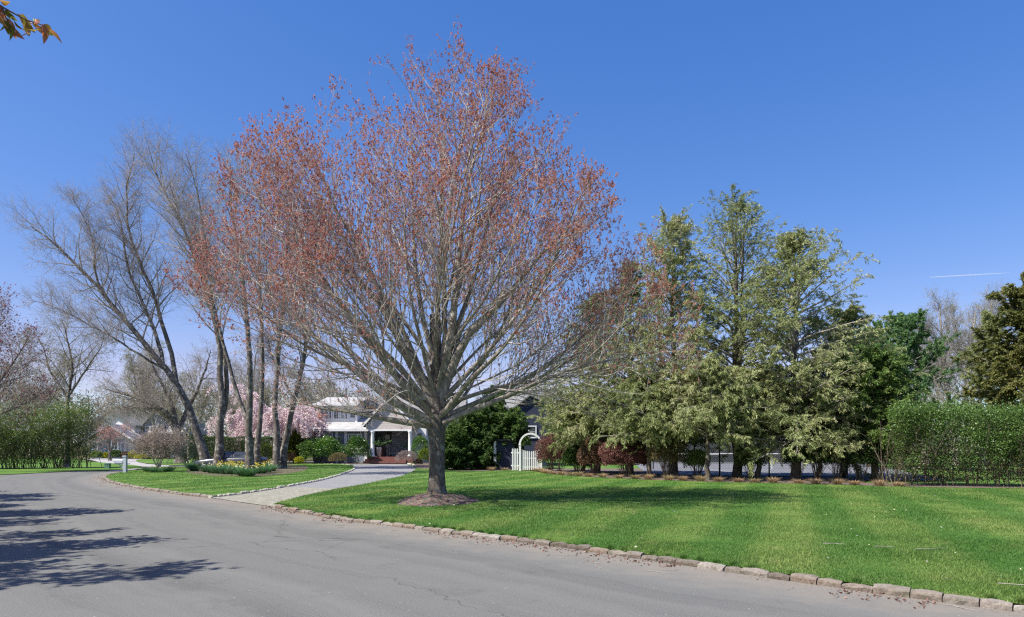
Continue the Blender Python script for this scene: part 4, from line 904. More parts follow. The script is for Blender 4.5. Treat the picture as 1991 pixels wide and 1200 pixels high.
# juniper mass behind maple
for px_, Y_, top_, pr_, sd_, lab_ in ((884, 44.5, 838, [(0, 1.3), (.3, 1.5), (.7, 1.0), (1, .3)], 85, 'dark feathery juniper nearest the maple trunk'),
        (925, 45.5, 812, [(0, 1.5), (.3, 1.8), (.7, 1.3), (1, .4)], 86, 'broad dark feathery juniper in the middle of its row'),
        (955, 46.5, 790, [(0, 1.2), (.4, 1.6), (.75, 1.2), (1, .3)], 87, 'tallest ragged juniper of the row against the grey roof'),
        (985, 46.2, 822, [(0, .2), (.45, 1.2), (.75, 1.5), (1, .5)], 88, 'dark juniper overhanging the little shed')):
    conifer("juniper", at(px_, 868 + 1.53 * F / Y_, Y_), top_h(top_, Y_), pr_, sd_, lab_, M['hemdark'], None, nb=75, z0=.03 if sd_ < 88 else .35, droop=-.015, k2=9, k3=6, dens=1.1, lsz=(.15, .08), asc=(15, 55), trunk_r=.12, base_t=.5, sp=.25, twig=M['bark_conifer'])
sh("privet_shrub", 860, 900, 878, 912, 3500, .08, M['hedgefar'], 188, 'loose grey-green shrub between the yellow shrub and the junipers', Y=48)
# around the gate
sh("barberry", 1042, 1100, 846, 914, 8000, .07, M['burg'], 89, 'burgundy barberry half covering the arched gate', Y=40, dy=.8, stems=26, lump=.22, z0=.3)
sh("yellow_shrub", 1066, 1108, 828, 880, 3500, .11, M['privet'], 90, 'bright green branches poking out above the barberry at the gate', Y=43, z0=1.6, stems=8, lump=.3)
sh("bare_shrub", 1095, 1150, 862, 922, 7650, 0.092, M['hemdark'], 91, 'dark twiggy shrub between the gate barberry and the brown one', Y=38, stems=26, tb=.3, shell=.8)
sh("barberry", 1124, 1184, 850, 922, 10200, 0.081, M['brownleaf'], 92, 'brown barberry, slimmer of the two in the middle of the bed', Y=36, stems=26, lump=.12, z0=.1, tb=.35)
sh("barberry", 1168, 1262, 848, 927, 20400, 0.075, M['burg'], 93, 'wide maroon barberry in the middle of the bed', Y=34.5, stems=34, lump=.14, z0=.15, tb=.5)
sh("vase_shrub", 1258, 1334, 838, 930, 12750, 0.075, M['brownleaf'], 94, 'vase-shaped olive shrub left of the first fence gap', Y=32.5, stems=34, lump=.15, z0=.35, tb=.8, shell=.9)
sh("vase_shrub", 1330, 1382, 874, 929, 7140, 0.069, M['hedgefar'], 95, 'small leafy vase shrub in front of the court fence', Y=32.5, stems=22, z0=.3, shell=.9)
sh("vase_shrub", 1428, 1490, 864, 930, 10200, 0.069, M['hedgefar'], 96, 'leafy vase shrub between the fence post and the brown trunk', Y=32, stems=26, z0=.3, shell=.9, tb=.35)
for i, (x0, x1) in enumerate(((1528, 1572), (1568, 1612), (1606, 1650), (1650, 1694), (1690, 1735))):
    sh("privet_bush", x0 - 7, x1 + 7, 858, 934, 6460, 0.075, M['hemdark'], 97 + i, ['dark open privet bush, the first past the brown trunk', 'dark open privet bush, the second past the brown trunk', 'dark open privet bush in the middle of the row of five', 'dark open privet bush, the second before the yew', 'dark open privet bush standing in front of the yew'][i], Y=30.8 - i * .35, stems=24, z0=.45, shell=.95, tb=.3, group='dark privet bushes along the court fence')

for i, (a_, b_, yt, lab) in enumerate(((1052, 1122, 842, 'dark evergreen shrub deep in the bed behind the gate barberry'), (1112, 1190, 846, 'dark evergreen shrub deep in the bed behind the brown barberry'), (1180, 1258, 850, 'dark evergreen shrub deep in the bed behind the maroon barberry'))):
    sh("evergreen_shrub", a_, b_, yt, 915, 9000, .10, M['hemdark'], 130 + i, lab, Y=41.9 - i * .9, lump=.25, stems=8, z0=0, tb=.35)
# tan clumps along the bed edge
def tuft(c, n, h, sp, mat, seed, name, label, cat, group=None, w_=.012, up=1.0, extra=None):
    g = np.random.default_rng(seed); b = np.array(c, float); a = g.random(n) * 6.283; o = g.random(n) ** .5
    B = b + np.stack([np.cos(a) * o * sp * .5, np.sin(a) * o * sp * .5, np.zeros(n)], 1)
    D = np.stack([np.cos(a) * o * sp, np.sin(a) * o * sp, h * up * g.uniform(.55, 1.1, n)], 1); Mi = B + D * .6; T = B + D + np.stack([np.cos(a) * o * sp * .5, np.sin(a) * o * sp * .5, -.25 * h * g.random(n)], 1)
    wv = np.stack([-np.sin(a), np.cos(a), np.zeros(n)], 1) * w_ / 2
    V = np.stack([B - wv, B + wv, Mi + wv, Mi - wv, T], 1).reshape(-1, 3); k = np.arange(n)[:, None] * 5
    return V, [k + np.array([[0, 1, 2, 3]]), k + np.array([[3, 2, 4]])], np.tile(np.clip(g.normal(.5, .25, n), 0, 1), 2), B + D
gl = np.random.default_rng(77); e = bl; de = np.concatenate([[0], np.cumsum(np.linalg.norm(np.diff(e, axis=0), axis=1))])
where = []
s = 7.9; i = 0
descs = []
while True:
    p = np.array([np.interp(s, de, e[:, j]) for j in (0, 1)]) + [0, .35]
    px = CX + p[0] / p[1] * F
    if px > 1765: break
    where.append((p, px)); s += .62 + .5 * gl.random()
lmk = [(1060, 'the gate'), (1110, 'the gate barberry'), (1155, 'the brown barberry'), (1215, 'the maroon barberry'), (1295, 'the olive vase shrub'), (1355, 'the small vase shrub'), (1405, 'the black fence post'), (1458, 'the leafy vase shrub'), (1515, 'the tennis post'), (1548, 'the brown trunk'), (1590, 'the second dark bush'), (1628, 'the middle dark bush'), (1672, 'the fourth dark bush'), (1715, 'the yew'), (1755, 'the hedge end')]
proto = None; seen = {}
for i, (p, px) in enumerate(where):
    lm = min(lmk, key=lambda l: abs(l[0] - px))[1]; seen[lm] = seen.get(lm, 0) + 1
    kindw = ['pale tan', 'ginger', 'straw-coloured', 'greyish tan', 'faded brown', 'reddish tan', 'sandy', 'dark straw', 'dull ginger', 'light buff', 'flat brown', 'bleached'][min(seen[lm] - 1, 11)]
    lab = '%s grass clump below %s at the bed edge' % (kindw, lm)
    V, Fq, ti, _ = tuft((p[0], p[1], LZ), 240, .26 * gl.uniform(.7, 1.15), .24, M['tan'], 500 + i, '', '', '')
    o = mesh_np("grass_clump", V, Fq, M['tan'], None, np.clip(ti + [0, .25, .35, -.15, -.3, .1][min(seen[lm] - 1, 5)], 0, 1), False, (p[0], p[1], LZ)); o.location = (p[0], p[1], LZ)
    props(o, lab, 'grass clump', 'tan grass clumps edging the planting bed')

# daffodils on the island
spots = [(378, 916, 0), (402, 918, 0), (414, 920, 1), (427, 921, 0), (440, 922, 1), (452, 919, 2), (460, 923, 1), (468, 918, 2), (474, 926, 1), (494, 921, 0), (508, 921, 2), (518, 919, 1), (527, 916, 0), (448, 914, 2), (520, 912, 2), (372, 912, 0), (290, 917, 3), (303, 918.5, 3), (327, 917, 3), (474, 913, 2), (434, 915, 2), (484, 926.5, 0)]
dl = ['by the leaning trunk', 'between the leaning trunk and the twin stems', 'below the twin-stem trunk', 'just past the twin-stem trunk', 'in the thick of the bed', 'deep in the bed in front of the car', 'at the mulch edge facing the road', 'against the forked trunk', 'low at the foot of the forked trunk', 'right behind the forked trunk', 'between the forked trunk and the upright one', 'under the slender tree', 'last before the upright trunk', 'at the back of the bed before the car door',
      'at the back of the bed under the lime shrub', 'at the very end of the bed toward the hedge', 'on the mailbox side of the budding dogwood', 'touching the stems of the budding dogwood', 'on the grove side of the budding dogwood', 'behind the forked trunk near the car', 'behind the twin stems near the car', 'growing against the road side of the forked trunk']
for i, (px, py, k) in enumerate(spots):
    c = gp(px, py, LZ); h = .52 if k < 3 else .35; V, Fq, ti, T = tuft(c, 260, h, .45, None, 600 + i, '', '', '', w_=.02)
    root = empty("daffodil_clump", c, '%s daffodil clump %s' % (['mostly green', 'green', 'yellow', 'low blue-green'][k], dl[i]), 'flowers', 'daffodil clumps on the island lawn')
    mesh_np("leaves", V, Fq, M['daffleaf'], root, ti, False, c)
    g = np.random.default_rng(700 + i); nf = (6, 9, 20, 3)[k]; f0 = c + np.stack([g.normal(0, .24, nf), g.normal(0, .2, nf), g.uniform(.75, 1.15, nf) * h], 1)
    m = 6; off = nrm(g.standard_normal((nf * m, 3))) * .035; V, q = leaves(np.repeat(f0, m, 0) + off, .055, .04, g, off, .3)
    mesh_np("blossom", V, [q], M['daffyellow'], root, np.clip(np.repeat(g.uniform(0, 1, nf) * (.5 if k == 2 else 1) + (.0 if k == 2 else .4), m), 0, 1), False, c)

# ================================================================== HEDGES
def hedge(name, line, th, h, n, ls, mat, seed, label, z=LZ, stems=80, z0=.6, ragged=.12, tb=.5, bare=.35, fill=.55, stem_mat=None, sr=.02, asp=.6, brown=.0):
    """line: polyline of the hedge's middle"""
    g = np.random.default_rng(seed); L = smooth_line(line, 60); d = np.concatenate([[0], np.cumsum(np.linalg.norm(np.diff(L, axis=0), axis=1))]); b = np.array([*L[0], z]); root = empty(name, b, label, 'hedge')
    s = g.random(n) * d[-1]; T = np.gradient(L, axis=0); T /= np.linalg.norm(T, axis=1, keepdims=True)
    P2 = np.stack([np.interp(s, d, L[:, i]) for i in (0, 1)], 1); N2 = np.stack([-np.interp(s, d, T[:, 1]), np.interp(s, d, T[:, 0])], 1)
    u = g.random(n); zz = z0 + (h - z0) * (np.sqrt(u) if bare > .3 else u ** .72)
    prof = np.sin(np.clip((zz - z0) / (h - z0), 0, 1) * 2.2 + .6) * .35 + .7
    o = g.uniform(-1, 1, n); o = np.sign(o) * np.abs(o) ** fill; lum = 1 + .18 * np.sin(s * 2.1 + zz * 1.7) + .12 * np.sin(s * 5.3 - zz * 3)
    P = np.column_stack([P2 + N2 * (o * th / 2 * prof * lum)[:, None], z + zz + g.normal(0, ragged, n) * (zz > h * .8) + (.10 * np.sin(s * 1.3) + ragged * .7 * np.sin(s * .8 + 1)) * (zz / h)])
    top = g.random(n) < .18; P[top, 2] = z + h + g.normal(0, ragged * .9, top.sum()) + .06 * np.sin(s[top] * 3.1)
    V, q = leaves(P, ls, ls * asp, g); mesh_np("foliage", V, [q], mat, root, np.clip(clump_tint(P, g, .7, .2, tb, .2) - brown * np.clip(1 - (P[:, 2] - z) / h, 0, 1) ** 1.5, 0, 1), False, b)
    W = Wood(); s = g.random(stems) * d[-1]; P2 = np.stack([np.interp(s, d, L[:, i]) for i in (0, 1)], 1) + g.normal(0, th * .12, (stems, 2)); P0 = np.column_stack([P2, np.full(stems, z - .03)])
    D = np.column_stack([g.normal(0, .25, (stems, 2)), np.ones(stems)]); pts, R = grow(P0, D, h * g.uniform(.7, 1.02, stems), sr, .004, 8, g, .1, .04); W.add('s', pts, R, 5)
    P, D, t, r, par = spawn(pts, R, 9, .2, 1., rad_(22), rad_(50), g); D = nrm(D + np.array([0, 0, .3])); p2, R2 = grow(P, D, h * .28 * g.uniform(.4, 1, len(P)), .006, .002, 3, g, .15, .05); W.add('s', p2, R2, 3)
    Lw = W.p['s']; mesh_np('stems', np.vstack(Lw[0]), [np.vstack(Lw[1])], stem_mat or M['bark_shrub'], root, None, True, b); return root
hedge("privet_hedge", [(15.0, 27.0), (17.5, 26.4), (20, 25.9), (27, 25.4)], 1.5, 2.82, 110000, .066, M['privet'], 201, 'tall glossy privet hedge with bare stems below, running out of view beside the lawn', stems=110, z0=.12, sr=.020, tb=.52, bare=.2, ragged=.22, brown=.75)
hedge("loose_hedge", [gp(-330, 912, .03)[:2], gp(-40, 912, .03)[:2], gp(60, 911, .03)[:2], gp(130, 910, .03)[:2], gp(178, 909, .03)[:2]], 2.2, Z_(808, 49), 95000, .13, M['hedgefar'], 202, 'tall loose hedge with feathery canes beside the bend of the road', z=.03, stems=420, z0=.3, sr=.02, tb=.55, ragged=.6, bare=.2, asp=.30, brown=.4)
hedge("clipped_hedge", [(-25.6, 53.5), (-23.2, 55.8), (-20.2, 57)], 1.5, 2.3, 22000, .08, M['hedgeclip'], 203, 'dark clipped hedge end behind the budding dogwood', z=0, stems=30, z0=.05, bare=0, ragged=.05)
hedge("clipped_hedge", [(-29, 63), (-22, 64), (-16, 64.5)], 1.5, 2.35, 26000, .09, M['hedgeclip'], 204, 'long dark clipped hedge behind the parked car', z=0, stems=30, z0=.05, bare=0, ragged=.05)

# weeping cherry
def weeping():
    g = np.random.default_rng(210); Y = 63.; b = at(545, 868 + 1.5 * F / Y, Y); root = empty("weeping_cherry", b, 'weeping cherry in pale pink bloom behind the grove', 'tree'); W = Wood()
    pts = resample([b, at(545, 860, Y), at(535, 815, Y)], 8)[None]; R = np.linspace(.22, .12, 9)[None]; W.add('trunk', pts, R, 8)
    n = 34; az = np.arange(n) * 2.39996; D = np.stack([np.cos(az), np.sin(az) * .8, g.uniform(.35, 1.1, n)], 1); P = np.repeat(pts[:, -1] + [0, 0, .1], n, 0) + [0, 0, -.5] * g.random((n, 1))
    p1, R1 = grow(P, D, g.uniform(3.2, 5.4, n) * (1 + .25 * (np.cos(az) < 0)), .06, .012, 9, g, .08, -.16); W.add('crown', p1, R1, 5)
    P, D, t, r, par = spawn(p1, R1, 14, .2, 1., rad_(30), rad_(80), g); D = nrm(D + np.array([0, 0, -.5])); p2, R2 = grow(P, D, g.uniform(.6, 1.9, len(P)), .01, .004, 6, g, .08, -.35); p2[..., 2] = np.maximum(p2[..., 2], 1.0); W.add('crown', p2, R2, 3)
    W.build('trunk', M['bark_dark'], root, b); cr = W.build('crown', M['bark_darktwig'], root, b)
    Cc, D = along(p2, 75, g, .08); V, q = leaves(Cc, .13, .10, g); mesh_np('blossom', V, [q], M['pinkbl'], cr, clump_tint(Cc, g, .5, .22), False, b)
weeping()
b = at(600, 868 + 1.5 * F / 66, 66)
bare_tree("peach_cherry", [(pxs([(612, 897), (608, 850), (600, 815), (590, 790)], 66), .14, .02, .2, 1), (pxs([(610, 862), (620, 830), (622, 805)], 66), .1, .02, .2, .8)], .2, 211, 'cherry with peach pink blossom against the end of the white house', k=(10, 8, 4), l1=.45, ang=(25, 65), buds=leafmat('peach_blossom', [(.55, .28, .20), (.75, .42, .34), (.8, .55, .48)], .4), bud_n=3, bud_size=.15, S=6, budmat_name='blossom')

# background bare trees, left and centre: three kinds, copied
GB = 'bare trees of the wood behind the houses'
def bg_proto(seed, x, Y, H, buds, label, name="bare_tree"):
    g = np.random.default_rng(seed); b = np.array([x, Y, 0.]); H = H * 1.2; st = [([b, b + [g.normal(0, .3), 0, H * .3], b + [g.normal(0, .6), g.normal(0, .5), H * .6], b + [g.normal(0, .9), 0, H * .97]], .22, .03, .22, 1.3)]
    for i in range(4):
        a = g.random() * 6.28; st.append(([b + [0, 0, H * (.2 + .08 * i)], b + [math.cos(a) * H * .12, math.sin(a) * H * .12, H * .42], b + [math.cos(a) * H * .26, math.sin(a) * H * .26, H * (.68 + .06 * i)]], .12, .02, .2, .9))
    return bare_tree(name, st, .2, seed, label, group=GB, k=(16, 11, 6), l1=.42, up=.04, ang=(28, 62), buds=buds, bud_n=1 if buds else 0, bud_size=.14, bark_=M['bark_pale'] if buds else None, twig=M['bark_pale'], twr=.018)
def copy_thing(root, loc, rz, sc, label):
    def cp(o, par):
        c = o.copy(); C.collection.objects.link(c); c.parent = par
        for ch in [x for x in kids if x.parent == o]: cp(ch, c)
        return c
    kids = [o for o in C.objects if o.parent is not None]
    r = cp(root, None); r.location = loc; r.rotation_euler = (0, 0, rz); r.scale = (sc, sc, sc); r["label"] = label; return r
pr = [bg_proto(301, -62, 88, 13, M['yellowgreen'], 'yellow-budding tree over the roof of the neighbour\'s garage'),
      bg_proto(302, -44, 84, 12, M['yellowgreen'], 'yellow-budding tree behind the neighbour\'s dormer'),
      bg_proto(303, -30, 80, 12, None, 'grey bare tree filling the gap beyond the clipped hedge')]
cps = [(1, -80, 90, .9, 'yellowish tree beyond the loose hedge, above the purple plum'), (0, -72, 86, .8, 'yellowish tree beyond the crooked tree'), (2, -52, 100, 1.1, 'grey bare tree between the neighbour\'s two gables'),
       (2, -38, 96, .9, 'grey bare tree beyond the spreading tree'), (0, -24, 86, .85, 'yellow-budding tree above the weeping cherry'), (1, -36, 76, .7, 'low yellow-budding tree above the parked car'),
       (2, -17, 92, .85, 'grey bare tree above the upstairs windows'), (1, -28, 72, .62, 'low yellow-budding tree above the clipped hedge by the car'), (0, -10, 100, .8, 'budding tree above the porch gable'),
       (2, -2, 96, .8, 'grey bare tree above the main roof behind the maple trunk'), (1, 4, 92, .7, 'budding tree above the navy wing'), (2, -90, 80, .9, 'grey bare tree at the back of the purple plum')]
for k, x, Y, s, lab in cps: copy_thing(pr[k], (x, Y, 0), x * 1.7, s, lab)
# right-hand bare trees behind the privet hedge
for i, (px, Y, H, lab, tilt) in enumerate(((1858, 52, 575, 'pale bare tree with greenish buds rising behind the privet hedge', -30), (1912, 54, 560, 'pale bare tree close to the golden cedar', 18), (1800, 58, 640, 'smaller pale bare tree just past the pine', -10))):
    h = Z_(H, Y); pt = lambda x, f: tuple(np.array([X_(x, Y), Y, h * f]))
    bare_tree("pale_bare_tree", [([pt(px, 0), pt(px - 5, .25), pt(px - 15 + tilt * .3, .55), pt(px + tilt, .95)], .26, .03, .3, 1.2), ([pt(px - 3, .2), pt(px + 22, .45), pt(px + 38, .9)], .15, .03, .3, 1), ([pt(px - 5, .28), pt(px - 40, .5), pt(px - 58, .85)], .14, .03, .3, 1)],
        0.2, 320 + i, lab, k=(20, 12, 7), l1=.42, up=.05, ang=(24, 55), bark_=M['bark_pale'], twig=M['bark_pale'], buds=M['yellowgreen'], bud_n=1, bud_size=.07, twr=.010)
# distant wood as one mass
def farwood():
    g = np.random.default_rng(330); n = 110000; a = g.uniform(-1.15, 1.1, n); Y = g.uniform(120, 150, n); X = np.tan(a * .9) * Y
    hh = 11.5 + 1.8 * np.sin(X * .11) + 1.5 * np.sin(X * .31 + 1) + 1. * np.sin(X * .9); P = np.stack([X, Y, hh * g.random(n) ** 1.0], 1)
    V, q = leaves(P, .9, .22, g); m = leafmat('far_tree_leaf', [(.17, .14, .11), (.26, .23, .17), (.27, .28, .15)], .3)
    props(mesh_np("distant_woods", V, [q], m, None, g.random(n)), 'hazy budding wood along the horizon', 'wood', None, 'stuff')
farwood()

# ================================================================== OFF-ROAD CHERRIES (shade on the road)
GC = 'leafy cherry trees along the verge opposite the lawn'
def cherry(x, Y, H, r, seed, label, zb=2.4, extra=None, n=7, sz=.14):
    g = np.random.default_rng(seed); b = np.array([x, Y, 0.]); st = [([b, b + [0, 0, zb * .6], b + [.05, 0, zb], b + [0, 0, H * .95]], .15, .03, .45, 1.0)]
    for i in range(6):
        a = i * 1.047 + g.random(); st.append(([b + [0, 0, zb * .75 + .1 * i], b + [math.cos(a) * r * .45, math.sin(a) * r * .45, zb + .7 + .2 * i], b + [math.cos(a) * r * .9, math.sin(a) * r * .9, H * (.62 + .05 * i)]], .07, .015, .25, .9))
    if extra: st += extra
    return bare_tree("cherry_tree", st, .15, seed, label, group=GC, k=(11, 9, 5), l1=.36, up=.0, ang=(30, 65), buds=M['cherryleaf'], bud_n=n, bud_size=sz, budmat_name='leaves', S=9, l1max=1.6)
cherry(-12.4, 7.7, 7.6, 3.7, 401, 'leafy cherry on the near verge casting the largest shadow on the road')
cherry(-16.4, 14.2, 7.6, 3.2, 402, 'leafy cherry on the verge casting the middle shadow on the road')
cherry(-21.3, 19.7, 7.6, 3.0, 403, 'leafy cherry on the verge casting the farthest thin shadow on the road')

def near_cherry():
    g = np.random.default_rng(410); tip = at(46, 24, 3.1); b = np.array([-5.2, 1.2, 0.]); root = empty("cherry_tree", b, 'cherry whose leafy branch tip hangs into the top corner of the view', 'tree', GC); W = Wood()
    W.add('trunk', resample([b, b + [0, .1, 1.8], b + [.1, .2, 2.9], b + [0, 0, 4.6]], 10)[None], np.linspace(.12, .03, 11)[None], 10)
    bp = resample([b + [.05, .1, 2.3], b + [1.2, .8, 3.3], tip + [-.75, -.35, .32], tip + [-.2, -.05, .06], tip + [.02, 0, -.04]], 12)
    W.add('branch', bp[None], np.linspace(.035, .003, 13)[None], 7)
    P, D, t, r, par = spawn(bp[None], np.linspace(.03, .003, 13)[None], 30, .66, 1., rad_(25), rad_(65), g); p2, R2 = grow(P, D, g.uniform(.05, .13, len(P)), .0035, .0015, 4, g, .12, -.03); W.add('branch', p2, R2, 5)
    W.build('trunk', M['bark_dark'], root, b); br = W.build('branch', M['bark_dark'], root, b)
    # pointed folded leaves
    Vs = []; Fs = []; Ti = []; n = 0
    base, dirs = along(p2, 6, g, .010, .2, 1.0); base2, dirs2 = along(bp[None], 16, g, .008, .75, 1.0); base = np.vstack([base, base2]); dirs = np.vstack([dirs, dirs2])
    for c, d in zip(base, dirs):
        u = nrm(d * .6 + g.normal(0, .4, 3) + np.array([.15, 0, -.75])); v = nrm(np.cross(u, g.normal(0, 1, 3))); w3 = np.cross(u, v); L = g.uniform(.05, .088); Wd = L * .22
        row = []
        for s_ in range(7):
            f = s_ / 6; ww = Wd * math.sin(math.pi * f ** .8) ** .9 + .0004; cc = c + u * L * f - w3 * (.35 * L * f * f)
            row += [cc - v * ww + w3 * ww * .45, cc, cc + v * ww + w3 * ww * .45]
        Vs.append(np.array(row)); i = np.arange(21).reshape(7, 3); f4 = np.stack([i[:-1, :-1], i[:-1, 1:], i[1:, 1:], i[1:, :-1]], -1).reshape(-1, 4); Fs.append(f4 + n); n += 21; Ti += [g.random()] * len(f4)
    mesh_np('leaves', np.vstack(Vs), [np.vstack(Fs)], M['cherryleaf'], br, Ti, True, b)
    Cc, D = along(p2, 5, g, .012, .3, 1.); V, q = leaves(Cc, .016, .012, g); mesh_np('blossom', V, [q], M['pinkbl'], br, g.random(len(q)), False, b)
near_cherry()

# ================================================================== WHITE HOUSE
def window(parent, x0, x1, z0, z1, y, cols=2, rows=2, units=1, fr=.09, local=(0, 0, 0)):
    """window in a wall facing -Y at depth y (front of the wall)"""
    f = MB(); f.box(x0 - fr, x0, y - .07, y - .003, z0 - fr, z1 + fr); f.box(x1, x1 + fr, y - .07, y - .003, z0 - fr, z1 + fr)
    f.box(x0, x1, y - .068, y - .003, z1, z1 + fr); f.box(x0, x1, y - .09, y - .003, z0 - fr, z0)
    wu = (x1 - x0) / units
    for u in range(units):
        a = x0 + u * wu; bq = a + wu
        if u: f.box(a - .05, a + .05, y - .065, y - .003, z0, z1)
        for c in range(1, cols): xx = a + (bq - a) * c / cols; f.box(xx - .018, xx + .018, y - .05, y - .012, z0, z1)
        for r in range(1, rows): zz = z0 + (z1 - z0) * r / rows; f.box(a + .05, bq - .05, y - .047, y - .014, zz - .018, zz + .018)
    fo = f.build("window", M['trim'], parent, False, local)
    p = MB(); p.box(x0 + .001, x1 - .001, y - .03, y - .022, z0 + .001, z1 - .001); p.build("pane", M['glass'], fo, False, local); return fo

def house():
    Y = 64.; k = Y / F; base = (X_(720, Y), Y, LZ); root = empty("white_house", base, 'white and blue-grey shingled house with a gabled porch behind the driveway', 'house')
    X = lambda px, y=Y: X_(px, y); Z = lambda py, y=Y: Z_(py, y)
    def part(mb, name, mat, par=None, sm=False): return mb.build(name, mat, par or root, sm, base)
    # lower storey, set back behind the bushes
    w = MB(); w.box(X(606), X(717), Y + .6, Y + 9, 0, Z(836)); part(w, "lower_wall", M['bluegrey'])
    for px in (649, 667, 706): w = MB(); w.box(X(px), X(px) + .26, Y + .52, Y + .6 - .002, 0, Z(837)); part(w, "corner_board", M['trim'])
    window(root, X(676), X(700), Z(872), Z(845), Y + .6, 2, 3, 3, local=base)
    window(root, X(614), X(642), Z(868), Z(843), Y + .6, 2, 2, 2, local=base)
    # pent roof over the lower storey
    r = MB(); r.prism([(X(596), Y + .05, Z(836.5)), (X(596), Y + .05, Z(834)), (X(596), Y + 3.2, Z(812)), (X(596), Y + 3.2, Z(815))], (X(716) - X(596), 0, 0)); part(r, "lower_roof", M['roof_pale'])
    e_ = MB(); e_.box(X(594), X(716), Y - .02, Y + .048, Z(838.5), Z(834)); part(e_, "gutter", M['trim'])
    # upper storey dormer wall
    Yu = Y + 2.2; XU = lambda p: X_(p, Yu); ZU = lambda p: Z_(p, Yu)
    w = MB(); w.box(XU(618), XU(694), Yu, Yu + 6, ZU(828), ZU(788)); part(w, "upper_wall", M['palesiding'])
    w = MB(); w.box(XU(616), XU(620), Yu - .06, Yu - .002, ZU(827), ZU(791)); part(w, "corner_board", M['trim'])
    w = MB(); w.box(XU(691), XU(695), Yu - .06, Yu - .002, ZU(823), ZU(791)); part(w, "corner_board", M['trim'])
    w = MB(); w.box(XU(616), XU(695), Yu - .05, Yu - .003, ZU(790.5), ZU(788)); part(w, "frieze_board", M['trim'])
    for a, b2 in ((631, 646), (648, 660), (662, 677)): window(root, XU(a) + .1, XU(b2) - .1, ZU(814), ZU(797), Yu, 2, 2, 2 if a != 648 else 1, local=base)
    for a, b2 in ((620.5, 627), (681.5, 690)): dk = MB(); dk.box(XU(a), XU(b2), Yu - .02, Yu - .002, ZU(812), ZU(793)); part(dk, "shutter", M['darkgrey'])
    # upper roof, low slope to the front
    r = MB(); r.prism([(XU(612), Yu - .5, ZU(789)), (XU(612), Yu - .5, ZU(786.5)), (XU(612), Yu + 4.5, ZU(766)), (XU(612), Yu + 9, ZU(790))], (XU(698) - XU(612), 0, 0)); part(r, "upper_roof", M['roof_pale'])
    g_ = MB(); g_.box(XU(611), XU(699), Yu - .58, Yu - .5 - .002, ZU(789.5), ZU(785.5)); part(g_, "gutter", M['trim'])
    # main block with dark siding and grey roof
    Ym = Y + 4; XM = lambda p: X_(p, Ym); ZM = lambda p: Z_(p, Ym)
    w = MB(); w.box(XM(694), XM(900), Ym, Ym + 8, 0, ZM(815)); part(w, "main_wall", M['bluegrey'])
    w = MB(); w.prism([(XM(697), Ym + .6, ZM(820)), (XM(740), Ym + .6, ZM(820)), (XM(740), Ym + .6, ZM(789)), (XM(722), Ym + .6, ZM(778)), (XM(697), Ym + .6, ZM(779))], (0, .3, 0)); part(w, "side_wall", M['navy'])
    r = MB(); r.prism([(XM(694), Ym - .7, ZM(819)), (XM(694), Ym - .7, ZM(816.5)), (XM(694), Ym + 4, ZM(764)), (XM(694), Ym + 8.6, ZM(818))], (XM(903) - XM(694), 0, 0)); part(r, "main_roof", M['roof'])
    # porch gable
    Yp = Y - 1.6; XP = lambda p: X_(p, Yp); ZP = lambda p: Z_(p, Yp); pk = (XP(756), ZP(774)); le = (XP(709), ZP(828)); re_ = (XP(808), ZP(821)); re_ = (XP(803), ZP(828))
    w = MB(); w.prism([(le[0] + .15, Yp, ZP(835)), (re_[0] - .1, Yp, ZP(835)), (re_[0] - .1, Yp, le[1]), (pk[0], Yp, pk[1] - .12), (le[0] + .15, Yp, le[1])], (0, .14, 0)); part(w, "porch_gable", M['gable'])
    for s, a in ((1, le), (-1, re_)):
        r = MB(); r.prism([(a[0] - s * .12, Yp - .22, a[1] - .12), (a[0] - s * .12, Yp - .22, a[1] + .06), (pk[0], Yp - .22, pk[1] + .16), (pk[0], Yp - .22, pk[1] - .03)], (0, 7.4, 0)); part(r, "porch_roof", M['roof'])
        r = MB(); r.prism([(a[0] - s * .15, Yp - .30, a[1] - .17), (a[0] - s * .15, Yp - .30, a[1] + .075), (pk[0], Yp - .30, pk[1] + .18), (pk[0], Yp - .30, pk[1] - .08)], (0, .075, 0)); part(r, "rake_board", M['white'])
    w = MB(); w.box(XP(716), XP(800), Yp - .03, Yp + .22, ZP(838), ZP(835) - .002); w.box(XP(716), XP(716) + .25, Yp + .22, Yp + 5, ZP(838), ZP(835) - .002); part(w, "porch_beam", M['white'])
    for px in (724, 797):
        c = MB(); x = XP(px); z0 = ZP(888.5); z1 = ZP(838) - .003
        c.lathe((x, Yp + .1, z0), [(.0, 0), (.24, 0), (.24, .10), (.20, .16), (.17, .22), (.155, (z1 - z0) * .9), (.19, z1 - z0 - .12), (.22, z1 - z0 - .06), (.22, z1 - z0), (0, z1 - z0)], 20); part(c, "porch_column", M['white'], None, True)
    # porch floor and brick steps
    zf = ZP(888.5); w = MB(); w.box(XP(716), XP(803), Yp - .2, Ym - .003, LZ, zf); part(w, "porch_floor", M['brick'])
    w = MB(); w.box(XP(712), XP(790), Yp - .55, Yp - .203, LZ, LZ + (zf - LZ) * .66); w.box(XP(710), XP(792), Yp - .9, Yp - .553, LZ, LZ + (zf - LZ) * .33); part(w, "steps", M['brick'])
    # inner walls of the porch
    w = MB(); w.box(XP(722), XP(745), Ym - .5, Ym - .003, zf, ZM(822)); part(w, "entry_wall", M['darkgrey'])
    w = MB(); w.box(XP(745) + .003, XP(784), Ym - 1.2, Ym - .004, zf, ZM(821)); part(w, "recess_wall", M['recess'])
    w = MB(); w.box(XP(784) + .003, XP(820), Ym - 2.3, Ym - .005, LZ, ZM(822)); part(w, "white_bay", M['white'])
